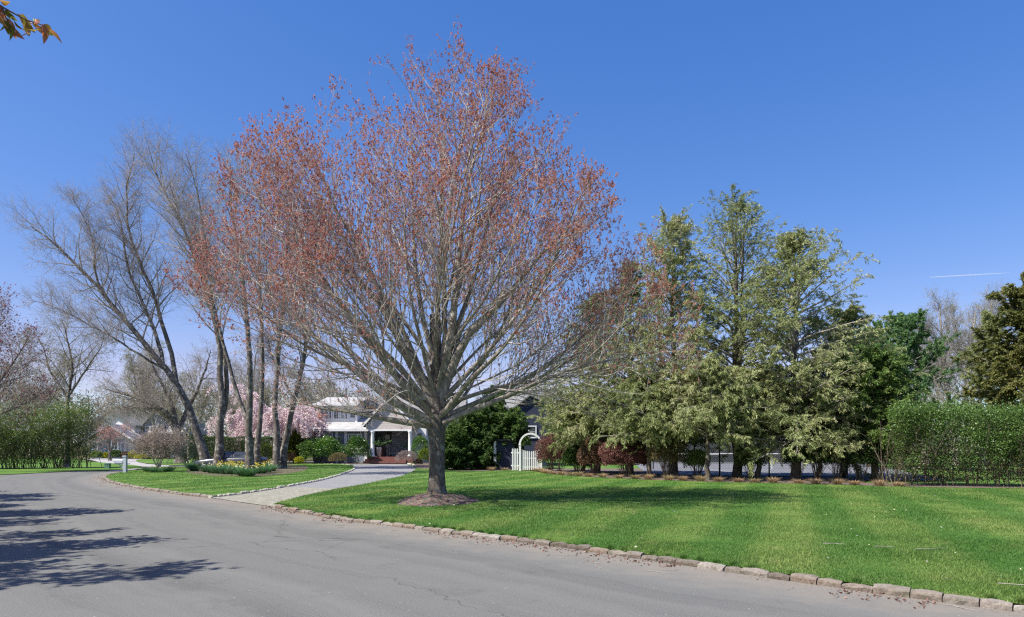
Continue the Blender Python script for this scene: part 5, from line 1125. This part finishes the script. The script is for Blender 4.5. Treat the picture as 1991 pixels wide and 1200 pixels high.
    window(root, XP(802), XP(811), ZP(858), ZP(841), Ym - 2.3, 1, 2, 1, local=base)
    d = MB(); d.box(XP(729), XP(739), Ym - .57, Ym - .503, zf, zf + 2.1); dd = part(d, "front_door", M['white'])
    d = MB(); d.lathe((XP(730.5), Ym - .62, zf + 1.), [(0, -.03), (.03, 0), (0, .03)], 8); part(d, "handle", M['metal_grey'], dd)
    s = MB(); s.box(XP(780), XP(783.5), Ym - 1.42, Ym - 1.203, Z_(851, Ym), Z_(843, Ym)); s.box(XP(779.5), XP(784), Ym - 1.45, Ym - 1.2, Z_(843, Ym) + .002, Z_(842, Ym)); part(s, "wall_lamp", M['metal_dark'])
    return zf, Yp
zf, Yp = house()

# porch furniture
def pot(px, Y, z, r, h, mat, label, frond):
    b = (X_(px, Y), Y, z); root = empty("potted_palm", b, label, 'potted plant'); p = MB(); p.lathe(b, [(0, 0), (r * .68, 0), (r * .95, h * .9), (r * 1.06, h * .92), (r * 1.06, h), (r * .9, h), (r * .88, h * .9), (0, h * .9)], 22); p.build("pot", mat, root, True, b)
    g = np.random.default_rng(int(px)); W = Wood(); n = frond; az = np.arange(n) * 2.4; D = np.stack([np.cos(az) * .6, np.sin(az) * .6, np.ones(n)], 1); P = np.tile(np.array(b) + [0, 0, h * .9], (n, 1)); pts, R = grow(P, D, g.uniform(.9, 1.5, n), .012, .004, 7, g, .06, -.12); W.add('stems', pts, R, 4); W.build('stems', M['bark_shrub'], root, b)
    Cc, Dd = along(pts, 60, g, .04, .35, 1.); V, q = leaves(Cc, .22, .03, g, Dd + [0, 0, -.3], .6); mesh_np('fronds', V, [q], M['pine'], root, g.random(len(q)), False, b)
pot(743.5, Yp + 1.2, zf, .42, .85, M['pot'], 'potted palm in a tall dark planter on the porch', 12)
pot(737.0, Yp + .35, zf, .26, .85, M['pot_pale'], 'potted palm in a slim pale planter next to the porch column', 8)
pot(795.5, Yp + 2.0, zf, .25, .6, M['pot_pale'], 'potted palm with silvery fronds by the white bay', 9)
def chair():
    Y = Yp + 1.6; b = np.array([X_(763, Y), Y, zf]); root = empty("porch_chair", b, 'grey slatted armchair on the porch beside the dark planter', 'chair', rz=.35)
    def p(mb, n): return mb.build(n, M['wood_grey'], root)
    s = MB()
    for i in range(6): s.box(-.30, .30, -.30 + i * .1, -.22 + i * .1, .36 - i * .015, .385 - i * .015)
    p(s, "seat"); s = MB()
    for i in range(6): s.bar((-.27 + i * .108, .28, .30), (-.30 + i * .12, .56, 1.12 - .02 * abs(i - 2.5)), .085, .02)
    s.bar((-.3, .53, .98), (.3, .53, .98), .03, .06); p(s, "backrest")
    for sx in (-1, 1):
        s = MB(); s.box(sx * .35 - .06, sx * .35 + .06, -.36, .42, .60, .622); p(s, "armrest")
        for yy in (-.30, .34): s = MB(); s.box(sx * .34 - .03, sx * .34 + .03, yy - .04, yy + .04, 0, .598); p(s, "leg")
    s = MB(); s.box(-.31, .31, -.335, -.305, .26, .35); p(s, "apron")
chair()

# navy wing of the house and shed
def wing():
    Y = 53.; base = (X_(1010, Y), Y, LZ); root = empty("navy_wing", base, 'navy clapboard wing with a pale grey roof behind the arched gate', 'house'); X = lambda p: X_(p, Y); Z = lambda p: Z_(p, Y)
    w = MB(); w.prism([(X(985), Y, 0), (X(1062), Y, 0), (X(1062), Y, Z(786)), (X(1030), Y, Z(770)), (X(985), Y, Z(800))], (0, 9, 0)); w.build("wall", M['navy'], root, False, base)
    r = MB(); r.prism([(X(925), Y + .2, Z(803)), (X(1036), Y + .2, Z(786)), (X(1026), Y + 4, Z(758)), (X(945), Y + 4, Z(758))], (0, .1, .02)); r.prism([(X(984), Y - .25, Z(806)), (X(984), Y - .25, Z(803)), (X(1031), Y - .25, Z(767)), (X(1031), Y - .25, Z(770))], (0, 9.6, 0)); r.prism([(X(1065), Y - .25, Z(786)), (X(1065), Y - .25, Z(783)), (X(1031), Y - .25, Z(767)), (X(1031), Y - .25, Z(770))], (0, 9.6, 0)); r.build("roof", M['roof'], root, False, base)
    w = MB(); w.box(X(925), X(985) - .004, Y + 1, Y + 8, 0, Z(803)); w.build("low_wall", M['bluegrey'], root, False, base)
    window(root, X(1029), X(1041), Z(850), Z(830), Y, 1, 2, 1, local=base)
    window(root, X(1000), X(1012), Z(850), Z(830), Y, 1, 2, 1, local=base)
wing()
def shed():
    Y = 45.; base = (X_(975, Y), Y, LZ); root = empty("garden_shed", base, 'small dark grey clapboard shed with a white corner post under the junipers', 'shed'); X = lambda p: X_(p, Y); Z = lambda p: Z_(p, Y)
    w = MB(); w.box(X(965), X(1000), Y, Y + 2.2, LZ, Z(857)); w.build("wall", M['navy'], root, False, base)
    r = MB(); r.prism([(X(962), Y - .15, Z(857.5)), (X(1003), Y - .15, Z(857.5)), (X(1003), Y - .15, Z(855)), (X(962), Y - .15, Z(855))], (0, 2.5, .3)); r.build("roof", M['metal_dark'], root, False, base)
    w = MB(); w.box(X(960), X(965) - .002, Y - .06, Y + .1, LZ, Z(858)); w.build("corner_post", M['white'], root, False, base)
shed()

# arched gate
def gate():
    Y = 42.2; k = F / Y; b = (X_(1030, Y), Y, LZ); root = empty("arched_gate", b, 'white picket gate under a round white arch', 'gate')
    X = lambda p: X_(p, Y); Z = lambda p: Z_(p, Y); x0, x1 = X(1011), X(1052)
    for x in (x0, x1):
        for dy in (0, .55):
            p = MB(); p.box(x - .06, x + .06, Y + dy - .06, Y + dy + .06, LZ, Z(866)); p.box(x - .075, x + .075, Y + dy - .075, Y + dy + .075, Z(866) + .002, Z(866) + .04); p.build("post", M['white'], root, False, b)
        s = MB()
        for i in range(5): s.box(x - .02, x + .02, Y + .062, Y + .488, LZ + .3 + i * .33, LZ + .34 + i * .33)
        s.build("side_rail", M['white'], root, False, b)
    r = (x1 - x0) / 2; cx = (x0 + x1) / 2; zc = Z(866)
    for dy in (0, .55):
        a = MB()
        for i in range(18):
            t0, t1 = math.pi * i / 18, math.pi * (i + 1) / 18
            P = [(cx + R * math.cos(t), Y + dy - .035, zc + R * 1.08 * math.sin(t)) for R, t in ((r - .03, t0), (r + .07, t0), (r + .07, t1), (r - .03, t1))]; a.prism(P, (0, .07, 0))
        a.build("arch", M['white'], root, False, b)
    s = MB()
    for i in range(1, 12): t = math.pi * i / 12; s.box(cx + r * math.cos(t) - .025, cx + r * math.cos(t) + .025, Y + .037, Y + .513, zc + r * 1.08 * math.sin(t) - .01, zc + r * 1.08 * math.sin(t) + .01)
    s.build("arch_slat", M['white'], root, False, b)
    for side in (0, 1):
        xa = x0 + .075 if side == 0 else cx + .01; xb = cx - .01 if side == 0 else x1 - .075; leaf = MB(); n = 5
        for i in range(n):
            u = (i + .5) / n; x = xa + (xb - xa) * u; tt = (x - cx) / r; h = Z(878) - .18 * (1 - tt * tt) + .16; wv = .035
            leaf.prism([(x - wv, Y - .012, LZ + .06), (x + wv, Y - .012, LZ + .06), (x + wv, Y - .012, h), (x, Y - .012, h + .05), (x - wv, Y - .012, h)], (0, .02, 0))
        leaf.box(xa, xb, Y + .010, Y + .04, LZ + .2, LZ + .29); leaf.box(xa, xb, Y + .010, Y + .04, LZ + .75, LZ + .84); lo = leaf.build("gate_leaf", M['white'], root, False, b)
        h = MB(); hx = xa if side == 0 else xb; h.box(hx - .05, hx + .05, Y - .03, Y - .0125, LZ + .22, LZ + .27); h.box(hx - .05, hx + .05, Y - .03, Y - .0125, LZ + .77, LZ + .82); h.build("hinge", M['metal_dark'], lo, False, b)
    f = MB()
    for i in range(4): x = x0 - .16 - i * .1; f.prism([(x - .03, Y + .01, LZ + .05), (x + .03, Y + .01, LZ + .05), (x + .03, Y + .01, LZ + 1.35), (x, Y + .01, LZ + 1.42), (x - .03, Y + .01, LZ + 1.35)], (0, .02, 0))
    f.box(x0 - .55, x0 - .065, Y + .032, Y + .06, LZ + .3, LZ + .38); f.box(x0 - .55, x0 - .065, Y + .032, Y + .06, LZ + 1.1, LZ + 1.18)
    f.build("side_panel", M['white'], root, False, b)
gate()
sh("hanging_vine", 1013, 1032, 848, 874, 1600, .07, M['hemdark'], 120, 'round dark green vine hanging in the opening of the white arch', Y=42.5, z0=0, z=Z_(873, 42.5), dy=.5)

# tennis court
def court():
    sheet("tennis_court", [(7.4, 37.3), (9.3, 35.6), (14.4, 30.0), (19.6, 31), (36, 72), (12.5, 72)], LZ + .016, M['court'])
    z = LZ + .016
    # front chain-link fence
    def fence(name, a, b_, h, label, seed, posts=6, dark=True, screen=False):
        a = np.array(a, float); b_ = np.array(b_, float); L = np.linalg.norm(b_ - a); t = (b_ - a) / L; base = (*a, LZ); root = empty(name, base, label, 'fence')
        for i in range(posts):
            p = a + (b_ - a) * i / (posts - 1); q = MB(); q.tube([(p[0], p[1], LZ), (p[0], p[1], LZ + h)], .035, 8); q.build("post", M['metal_dark'] if dark else M['metal_grey'], root, True, base)
        for zz in (h - .02, .06):
            q = MB(); q.tube([(a[0], a[1], LZ + zz), (b_[0], b_[1], LZ + zz)], .02, 6); q.build("rail", M['metal_dark'] if dark else M['metal_grey'], root, True, base)
        # woven wires, one mesh
        sp = .14 if L < 20 else .22; n = int(L / sp); V = []; P = []
        for i in range(-int(h / sp), n):
            for s in (1, -1):
                s0 = i * sp if s == 1 else i * sp + h; s1 = s0 + s * h; z0_, z1_ = .06, h - .02
                u0, u1 = (s0, s1); c0, c1 = max(0, min(L, u0)), max(0, min(L, u1))
                if abs(u1 - u0) < 1e-6 or c0 == c1: continue
                f0 = (c0 - u0) / (u1 - u0); f1 = (c1 - u0) / (u1 - u0)
                P.append([(*(a + t * c0), LZ + z0_ + (z1_ - z0_) * f0), (*(a + t * c1), LZ + z0_ + (z1_ - z0_) * f1)])
        P = np.array(P); V, q = tubes(P, np.full(P.shape[:2], .0035), 3); mesh_np("wire_mesh", V, [q], M['metal_dark'] if dark else M['metal_grey'], root, None, False, base)
        if screen:
            m = MB(); nrm_ = np.array([-t[1], t[0]]) * .03
            m.prism([(*(a + nrm_), LZ + .1), (*(b_ + nrm_), LZ + .1), (*(b_ + nrm_), LZ + h - .05), (*(a + nrm_), LZ + h - .05)], (0, .01, 0)); m.build("windscreen", simple('windscreen_cloth', (.045, .05, .052), .9, .15, 2), root, False, base)
    fence("court_fence", (7.3, 36.7), (10.3, 33.9), 2.9, 'black chain-link fence on the near side of the tennis court', 1, 4)
    fence("court_fence", (10.32, 33.9), (24.0, 31.2), 1.15, 'low black chain-link fence behind the dark privet bushes', 1, 7)
    fence("court_fence", (12.0, 61.5), (34, 60), 3.0, 'tall grey fence with a dark windscreen at the back of the tennis court', 2, 9, False, True)
    # net
    Yn = 45.5; x0, x1 = X_(1270, Yn), X_(1740, Yn); base = (x0, Yn, z); root = empty("tennis_net", base, 'tennis net with a white headband stretched across the court', 'net')
    for x in (x0, x1): q = MB(); q.tube([(x, Yn, z), (x, Yn, z + 1.08)], .04, 10); q.build("post", M['metal_dark'], root, True, base)
    q = MB(); q.box(x0 + .05, x1 - .05, Yn - .01, Yn + .01, z + .97, z + 1.05); q.build("headband", M['white'], root, False, base)
    xc = X_(1500.5, Yn); q = MB(); q.box(xc - .03, xc + .03, Yn - .016, Yn - .011, z, z + .968); q.build("centre_strap", M['white'], root, False, base)
    P = [[(x, Yn, z + .03), (x, Yn, z + .97)] for x in np.arange(x0 + .1, x1, .10)] + [[(x0, Yn, zz), (x1, Yn, zz)] for zz in np.arange(z + .05, z + .97, .10)]; P = np.array(P)
    V, qq = tubes(P, np.full(P.shape[:2], .003), 3); mesh_np("netting", V, [qq], M['metal_dark'], root, None, False, base)
    ln = MB()
    for yy in (39.5, 51.5): ln.box(10.5 if yy > 45 else 9.5, 26, yy, yy + .05, z + .003, z + .005)
    for xx in (13., 24.): ln.box(xx, xx + .05, 39.6, 57.5, z + .006, z + .008)
    props(ln.build("court_lines", M['white']), None, None, None, 'structure')
court()
# vegetation behind the court
hedge("boundary_hedge", [(3, 66), (20, 65), (38, 63)], 2.0, 4.2, 26000, .14, M['hedgefar'], 205, 'loose green hedge behind the tennis court windscreen', stems=40, z0=.1, bare=0, tb=.3, ragged=.25)
for i, (x, Y, H, r_, lab) in enumerate(((8.5, 70, 9, 2.6, 'dark evergreen behind the court seen under the tallest hemlock'), (14, 72, 8, 2.6, 'dark evergreen behind the court in line with the brown trunk'), (21, 70, 8.5, 2.8, 'dark evergreen behind the court near the yew'))):
    conifer("background_spruce", (x, Y, LZ), H, [(0, 1.2), (.15, r_), (.6, r_ * .6), (1, .1)], 220 + i, lab, M['hemdark'], None, nb=60, z0=.04, lsz=(.25, .12), k2=8, k3=4)

# neighbour's small things
def mailbox():
    b = gp(243, 919, LZ) ; Y = b[1]; b[0] = X_(243.5, Y); root = empty("mailbox", b, 'white mailbox on a square white post at the bend of the road', 'mailbox')
    s = (919 - 888) / F * Y / 1.25; H = Z_(886.5, Y) - LZ
    p = MB(); p.box(b[0] - .09, b[0] + .09, Y - .09, Y + .09, LZ - .02, LZ + H - .05); p.build("post", M['postpaint'], root, False, b)
    p = MB(); p.box(b[0] - .115, b[0] + .115, Y - .115, Y + .115, LZ + H - .048, LZ + H - .015); p.prism([(b[0] - .1, Y - .1, LZ + H - .013), (b[0] + .1, Y - .1, LZ + H - .013), (b[0] + .1, Y + .1, LZ + H - .013), (b[0] - .1, Y + .1, LZ + H - .013)], (0, 0, .03)); p.build("post_cap", M['postpaint'], root, False, b)
    bx = MB(); x0, x1 = b[0] - .62, b[0] - .093; z0 = LZ + H - .42; n = 10; R = .105
    prof = [(Y - R, z0), (Y + R, z0)] + [(Y + R * math.cos(math.pi * i / n), z0 + .13 + R * math.sin(math.pi * i / n)) for i in range(n + 1)]
    bx.prism([(x0, y, z) for y, z in prof], (x1 - x0, 0, 0)); bo = bx.build("box", M['postpaint'], root, False, b)
    d = MB(); d.prism([(x0 - .012, y, z) for y, z in prof], (.010, 0, 0)); d.build("door", M['trim'], bo, False, b)
    a = MB(); a.box(x0 + .02, b[0] + .25, Y - .04, Y + .04, z0 - .07, z0 - .003); a.bar((b[0] - .09, Y, z0 - .30), (b[0] - .36, Y, z0 - .072), .05, .05); a.build("support_arm", M['postpaint'], root, False, b)
mailbox()
def utility():
    b = gp(209.5, 911, .03); Y = b[1]; root = empty("utility_box", b, 'small green utility pedestal in the grass across the neighbour\'s drive', 'utility box')
    x = b[0]; w_ = .10; h = Z_(900.5, Y) - .03
    p = MB(); p.box(x - .16, x + .16, Y - .12, Y + .12, .03, h * .84); p.build("body", M['green_box'], root, False, b)
    p = MB(); p.prism([(x - .18, Y - .14, h * .84 + .003), (x + .18, Y - .14, h * .84 + .003), (x + .18, Y - .14, h * .92), (x + .13, Y - .14, h + .02), (x - .13, Y - .14, h + .02), (x - .18, Y - .14, h * .92)], (0, .28, 0)); p.build("lid", M['green_box'], root, False, b)
    p = MB(); p.box(x - .05, x + .05, Y - .135, Y - .122, h * .55, h * .7); p.build("plate", M['metal_grey'], root, False, b)
utility()

# neighbour's house
def nhouse():
    Y = 92.; base = (X_(250, Y), Y, 0); root = empty("neighbour_house", base, 'blue-grey house with a steep front gable and dormer beyond the mailbox', 'house'); X = lambda p, y=Y: X_(p, y); Z = lambda p, y=Y: Z_(p, y)
    def part(mb, n, mat, par=None): return mb.build(n, mat, par or root, False, base)
    w = MB(); w.box(X(176), X(262), Y, Y + 10, 0, Z(855)); part(w, "garage_wall", M['bluegrey'])
    w = MB(); w.prism([(X(183), Y - .02, Z(855) + .003), (X(258), Y - .02, Z(855) + .003), (X(216), Y - .02, Z(830))], (0, .3, 0)); part(w, "gable_wall", M['roof_pale'])
    for a, b2 in (((164, 857), (215, 827)), ((263, 857), (215, 827))):
        r = MB(); r.prism([(X(a[0]), Y - .4, Z(a[1])), (X(a[0]), Y - .4, Z(a[1] - 2.5)), (X(b2[0]), Y - .4, Z(b2[1] - 2.5)), (X(b2[0]), Y - .4, Z(b2[1]))], (0, 10.8, 0)); part(r, "garage_roof", M['roof_pale'])
        r = MB(); r.prism([(X(a[0]), Y - .5, Z(a[1] + 1.2)), (X(a[0]), Y - .5, Z(a[1] - 3)), (X(b2[0]), Y - .5, Z(b2[1] - 3.4)), (X(b2[0]), Y - .5, Z(b2[1] + .8))], (0, .095, 0)); part(r, "rake_board", M['white'])
    Y2 = Y + 3; w = MB(); w.prism([(X_(196, Y2), Y2, 0), (X_(262, Y2), Y2, 0), (X_(262, Y2), Y2, Z_(828, Y2)), (X_(217, Y2), Y2, Z_(801, Y2)), (X_(196, Y2), Y2, Z_(814, Y2))], (0, 8, 0)); part(w, "tall_wall", M['palesiding'])
    for a, b2 in (((175, 829), (217, 800)), ((268, 831), (217, 800))):
        r = MB(); r.prism([(X_(a[0], Y2), Y2 - .5, Z_(a[1], Y2)), (X_(a[0], Y2), Y2 - .5, Z_(a[1] - 3.5, Y2)), (X_(b2[0], Y2), Y2 - .5, Z_(b2[1] - 3.5, Y2)), (X_(b2[0], Y2), Y2 - .5, Z_(b2[1], Y2))], (0, 9, 0)); part(r, "tall_roof", M['roof'])
    Y3 = Y + 5; w = MB(); w.box(X_(262, Y3) + .003, X_(352, Y3), Y3, Y3 + 8, 0, Z_(842, Y3)); part(w, "main_wall", M['bluegrey'])
    r = MB(); r.prism([(X_(258, Y3), Y3 - .7, Z_(844, Y3)), (X_(258, Y3), Y3 - .7, Z_(841.5, Y3)), (X_(258, Y3), Y3 + 5, Z_(808, Y3)), (X_(258, Y3), Y3 + 9, Z_(844, Y3))], (X_(358, Y3) - X_(258, Y3), 0, 0)); part(r, "main_roof", M['roof_pale'])
    Yd = Y3 - .2; w = MB(); w.prism([(X_(281, Yd), Yd, Z_(850, Yd)), (X_(312, Yd), Yd, Z_(850, Yd)), (X_(312, Yd), Yd, Z_(825, Yd)), (X_(296, Yd), Yd, Z_(809, Yd)), (X_(281, Yd), Yd, Z_(825, Yd))], (0, 4, 0)); part(w, "dormer_wall", M['bluegrey'])
    for a in (277, 316):
        r = MB(); r.prism([(X_(a, Yd), Yd - .3, Z_(829, Yd)), (X_(a, Yd), Yd - .3, Z_(827, Yd)), (X_(296, Yd), Yd - .3, Z_(805.5, Yd)), (X_(296, Yd), Yd - .3, Z_(808, Yd))], (0, 5, 0)); part(r, "dormer_roof", M['roof'])
    window(root, X(218), X(229), Z(873), Z(859), Y, 2, 2, 1, .12, base)
    window(root, X(181), X(189), Z(873), Z(859), Y, 2, 2, 1, .12, base)
    window(root, X_(284, Yd), X_(309, Yd), Z_(845, Yd), Z_(830, Yd), Yd, 2, 2, 3, .12, base)
    window(root, X_(289, Y3), X_(301, Y3), Z_(877, Y3), Z_(862, Y3), Y3, 2, 2, 1, .12, base)
    window(root, X_(322, Y3), X_(334, Y3), Z_(877, Y3), Z_(862, Y3), Y3, 2, 2, 1, .12, base)
nhouse()
for i, (x0, x1, yt, m, lab) in enumerate(((176, 199, 877, 'hedgefar', 'olive shrub at the corner of the loose hedge before the neighbour\'s garage'), (198, 215, 880, 'gold', 'yellow shrub below the neighbour\'s garage window'), (212, 238, 875, 'hemdark', 'dark spreading juniper below the neighbour\'s garage'),
        (236, 253, 878, 'brownleaf', 'brown shrub where the neighbour\'s garage ends'), (250, 268, 877, 'gold', 'rounded yellow shrub at the turn of the neighbour\'s drive'), (262, 292, 884, 'gold', 'long low yellow shrub edging the neighbour\'s small lawn'), (296, 330, 882, 'brownleaf', 'rusty orange shrub beyond the neighbour\'s small lawn'), (268, 300, 868, 'hemdark', 'dark evergreen shrub under the neighbour\'s dormer'), (300, 345, 866, 'hedgefar', 'tall olive shrub under the neighbour\'s main wall'))):
    sh("garden_shrub", x0, x1, yt, 892, 2200, .13, M[m], 240 + i, lab, z=0, Y=84 - (2 if i in (0, 5) else 0) + (3 if i > 6 else 0), group='shrubs round the neighbour\'s drive')

# parked car
def car():
    Y = 47.; x0 = X_(454, Y) - 2.5; b = (x0 + 2.35, Y, -.1); root = empty("parked_car", b, 'dark blue-grey sedan parked behind the daffodil bed', 'car'); z = -.1
    def sect(x, hw, zs):  # half ring
        return x, hw, zs
    # length profile of the body (x from the nose), z of bonnet/beltline, half width
    st = [(0, .45, .60, .62), (.12, .34, .70, .80), (.6, .24, .80, .88), (1.3, .20, .88, .91), (2.2, .20, .93, .92), (3.2, .20, .97, .92), (4.1, .22, .98, .89), (4.55, .30, .95, .82), (4.7, .42, .80, .66)]
    V = []; K = 10
    for x, zb, zt, hw in st:
        pr = [(-hw * .8, zb), (-hw, zb + .12), (-hw * 1.0, (zb + zt) / 2), (-hw * .97, zt - .08), (-hw * .86, zt), (hw * .86, zt), (hw * .97, zt - .08), (hw, (zb + zt) / 2), (hw, zb + .12), (hw * .8, zb)]
        V += [(x0 + x, Y + y, z + zz) for y, zz in pr]
    i = np.arange(len(st) * K).reshape(-1, K); q = np.stack([i[:-1], np.roll(i, -1, 1)[:-1], np.roll(i, -1, 1)[1:], i[1:]], -1).reshape(-1, 4)
    m, n, out = newmat('car_paint'); f = noise(n, coords(n), 30, 2); surf(n, out, (.022, .026, .036), .35, None, .5, .1, **{'Coat Weight': .4, 'Coat Roughness': .1})
    mb = MB(); mb.add(V, q); mb.add([V[j] for j in range(K)], [(0, 1, 8, 9), (1, 2, 7, 8), (2, 3, 6, 7), (3, 4, 5, 6)]); e0 = (len(st) - 1) * K; mb.add([V[e0 + j] for j in range(K)], [(9, 8, 1, 0), (8, 7, 2, 1), (7, 6, 3, 2), (6, 5, 4, 3)]); body = mb.build("body", m, root, True, b)
    cs = [(1.35, .90, .76), (1.75, 1.10, .70), (2.15, 1.27, .64), (2.7, 1.33, .62), (3.3, 1.29, .61), (3.8, 1.17, .64), (4.25, 1.00, .72)]
    V = []
    for x, zt, hw in cs: V += [(x0 + x, Y + y, z + zz) for y, zz in ((-.80, .88), (-hw - .04, zt - .05), (-hw + .05, zt), (hw - .05, zt), (hw + .04, zt - .05), (.80, .88))]
    i = np.arange(len(cs) * 6).reshape(-1, 6); q = np.stack([i[:-1, :-1], i[:-1, 1:], i[1:, 1:], i[1:, :-1]], -1).reshape(-1, 4); mb = MB(); mb.add(V, q); mb.build("roof", m, root, True, b)
    for s in (-1, 1):
        gl = MB(); gl.prism([(x0 + 1.75, Y + s * .795, z + .93), (x0 + 2.72, Y + s * .795, z + .95), (x0 + 2.72, Y + s * .685, z + 1.25), (x0 + 2.25, Y + s * .70, z + 1.21)], (0, s * .02, 0)); gl.build('side_window', M['glass'], root, False, b); gl = MB(); gl.prism([(x0 + 2.80, Y + s * .795, z + .95), (x0 + 3.95, Y + s * .79, z + .97), (x0 + 3.5, Y + s * .69, z + 1.2), (x0 + 2.80, Y + s * .685, z + 1.25)], (0, s * .02, 0)); gl.build("side_window", M['glass'], root, False, b)
    gl = MB(); gl.prism([(x0 + 1.38, Y - .68, z + .93), (x0 + 1.38, Y + .68, z + .93), (x0 + 2.12, Y + .58, z + 1.285), (x0 + 2.12, Y - .58, z + 1.285)], (-.02, 0, .03)); gl.build("windscreen", M['glass'], root, False, b)
    for xw in (.85, 3.75):
        for s in (-1, 1):
            w_ = MB(); c = (x0 + xw, Y + s * .83, z + .33); a = np.linspace(0, 2 * np.pi, 24, endpoint=False)
            rr = [(.12, -.1), (.29, -.1), (.33, -.06), (.33, .06), (.29, .10), (.20, .10), (.2, .06), (0, .06)]
            V = [(c[0] + r_ * math.cos(t), c[1] + s * d, c[2] + r_ * math.sin(t)) for r_, d in rr for t in a]; i = np.arange(len(V)).reshape(-1, 24); w_.add(V, np.stack([i[:-1], np.roll(i, -1, 1)[:-1], np.roll(i, -1, 1)[1:], i[1:]], -1).reshape(-1, 4)); wo_ = w_.build("wheel", M['metal_dark'], root, True, b)
            h = MB(); V = [(c[0] + r_ * math.cos(t), c[1] + s * d, c[2] + r_ * math.sin(t)) for r_, d in ((.195, .07), (.17, .09), (0, .085)) for t in a]; i = np.arange(len(V)).reshape(-1, 24); h.add(V, np.stack([i[:-1], np.roll(i, -1, 1)[:-1], np.roll(i, -1, 1)[1:], i[1:]], -1).reshape(-1, 4)); h.build("rim", M['metal_grey'], wo_, True, b)
    for s in (-1, 1): l = MB(); l.box(x0 + .06, x0 + .30, Y + s * .62 - .10, Y + s * .62 + .10, z + .62, z + .71); l.build("headlight", M['glass'], root, False, b)
car()

# contrail: real ice trail far up
def trail():
    g = np.random.default_rng(9); a = at(1808, 539.5, 2500); b2 = at(1965, 530.5, 2500); n = 24; P = np.array([[a + (b2 - a) * i / n for i in range(n + 1)]]); t = np.linspace(0, 1, n + 1); R = (.7 + 1.3 * np.sin(np.pi * np.clip(t * .8 + .1, 0, 1)) - .7 * t)[None]
    V, q = tubes(P, R, 8); m, nn, out = newmat('ice_trail'); surf(nn, out, (.85, .85, .87), .9, None, .0)
    p = [x for x in nn.nodes if x.type == 'BSDF_PRINCIPLED'][0]; p.inputs['Alpha'].default_value = .32
    props(mesh_np("contrail", V, [q], m), 'short thin white aircraft trail in the blue sky', 'contrail', None, 'stuff')
trail()
print("objects", len(C.objects))
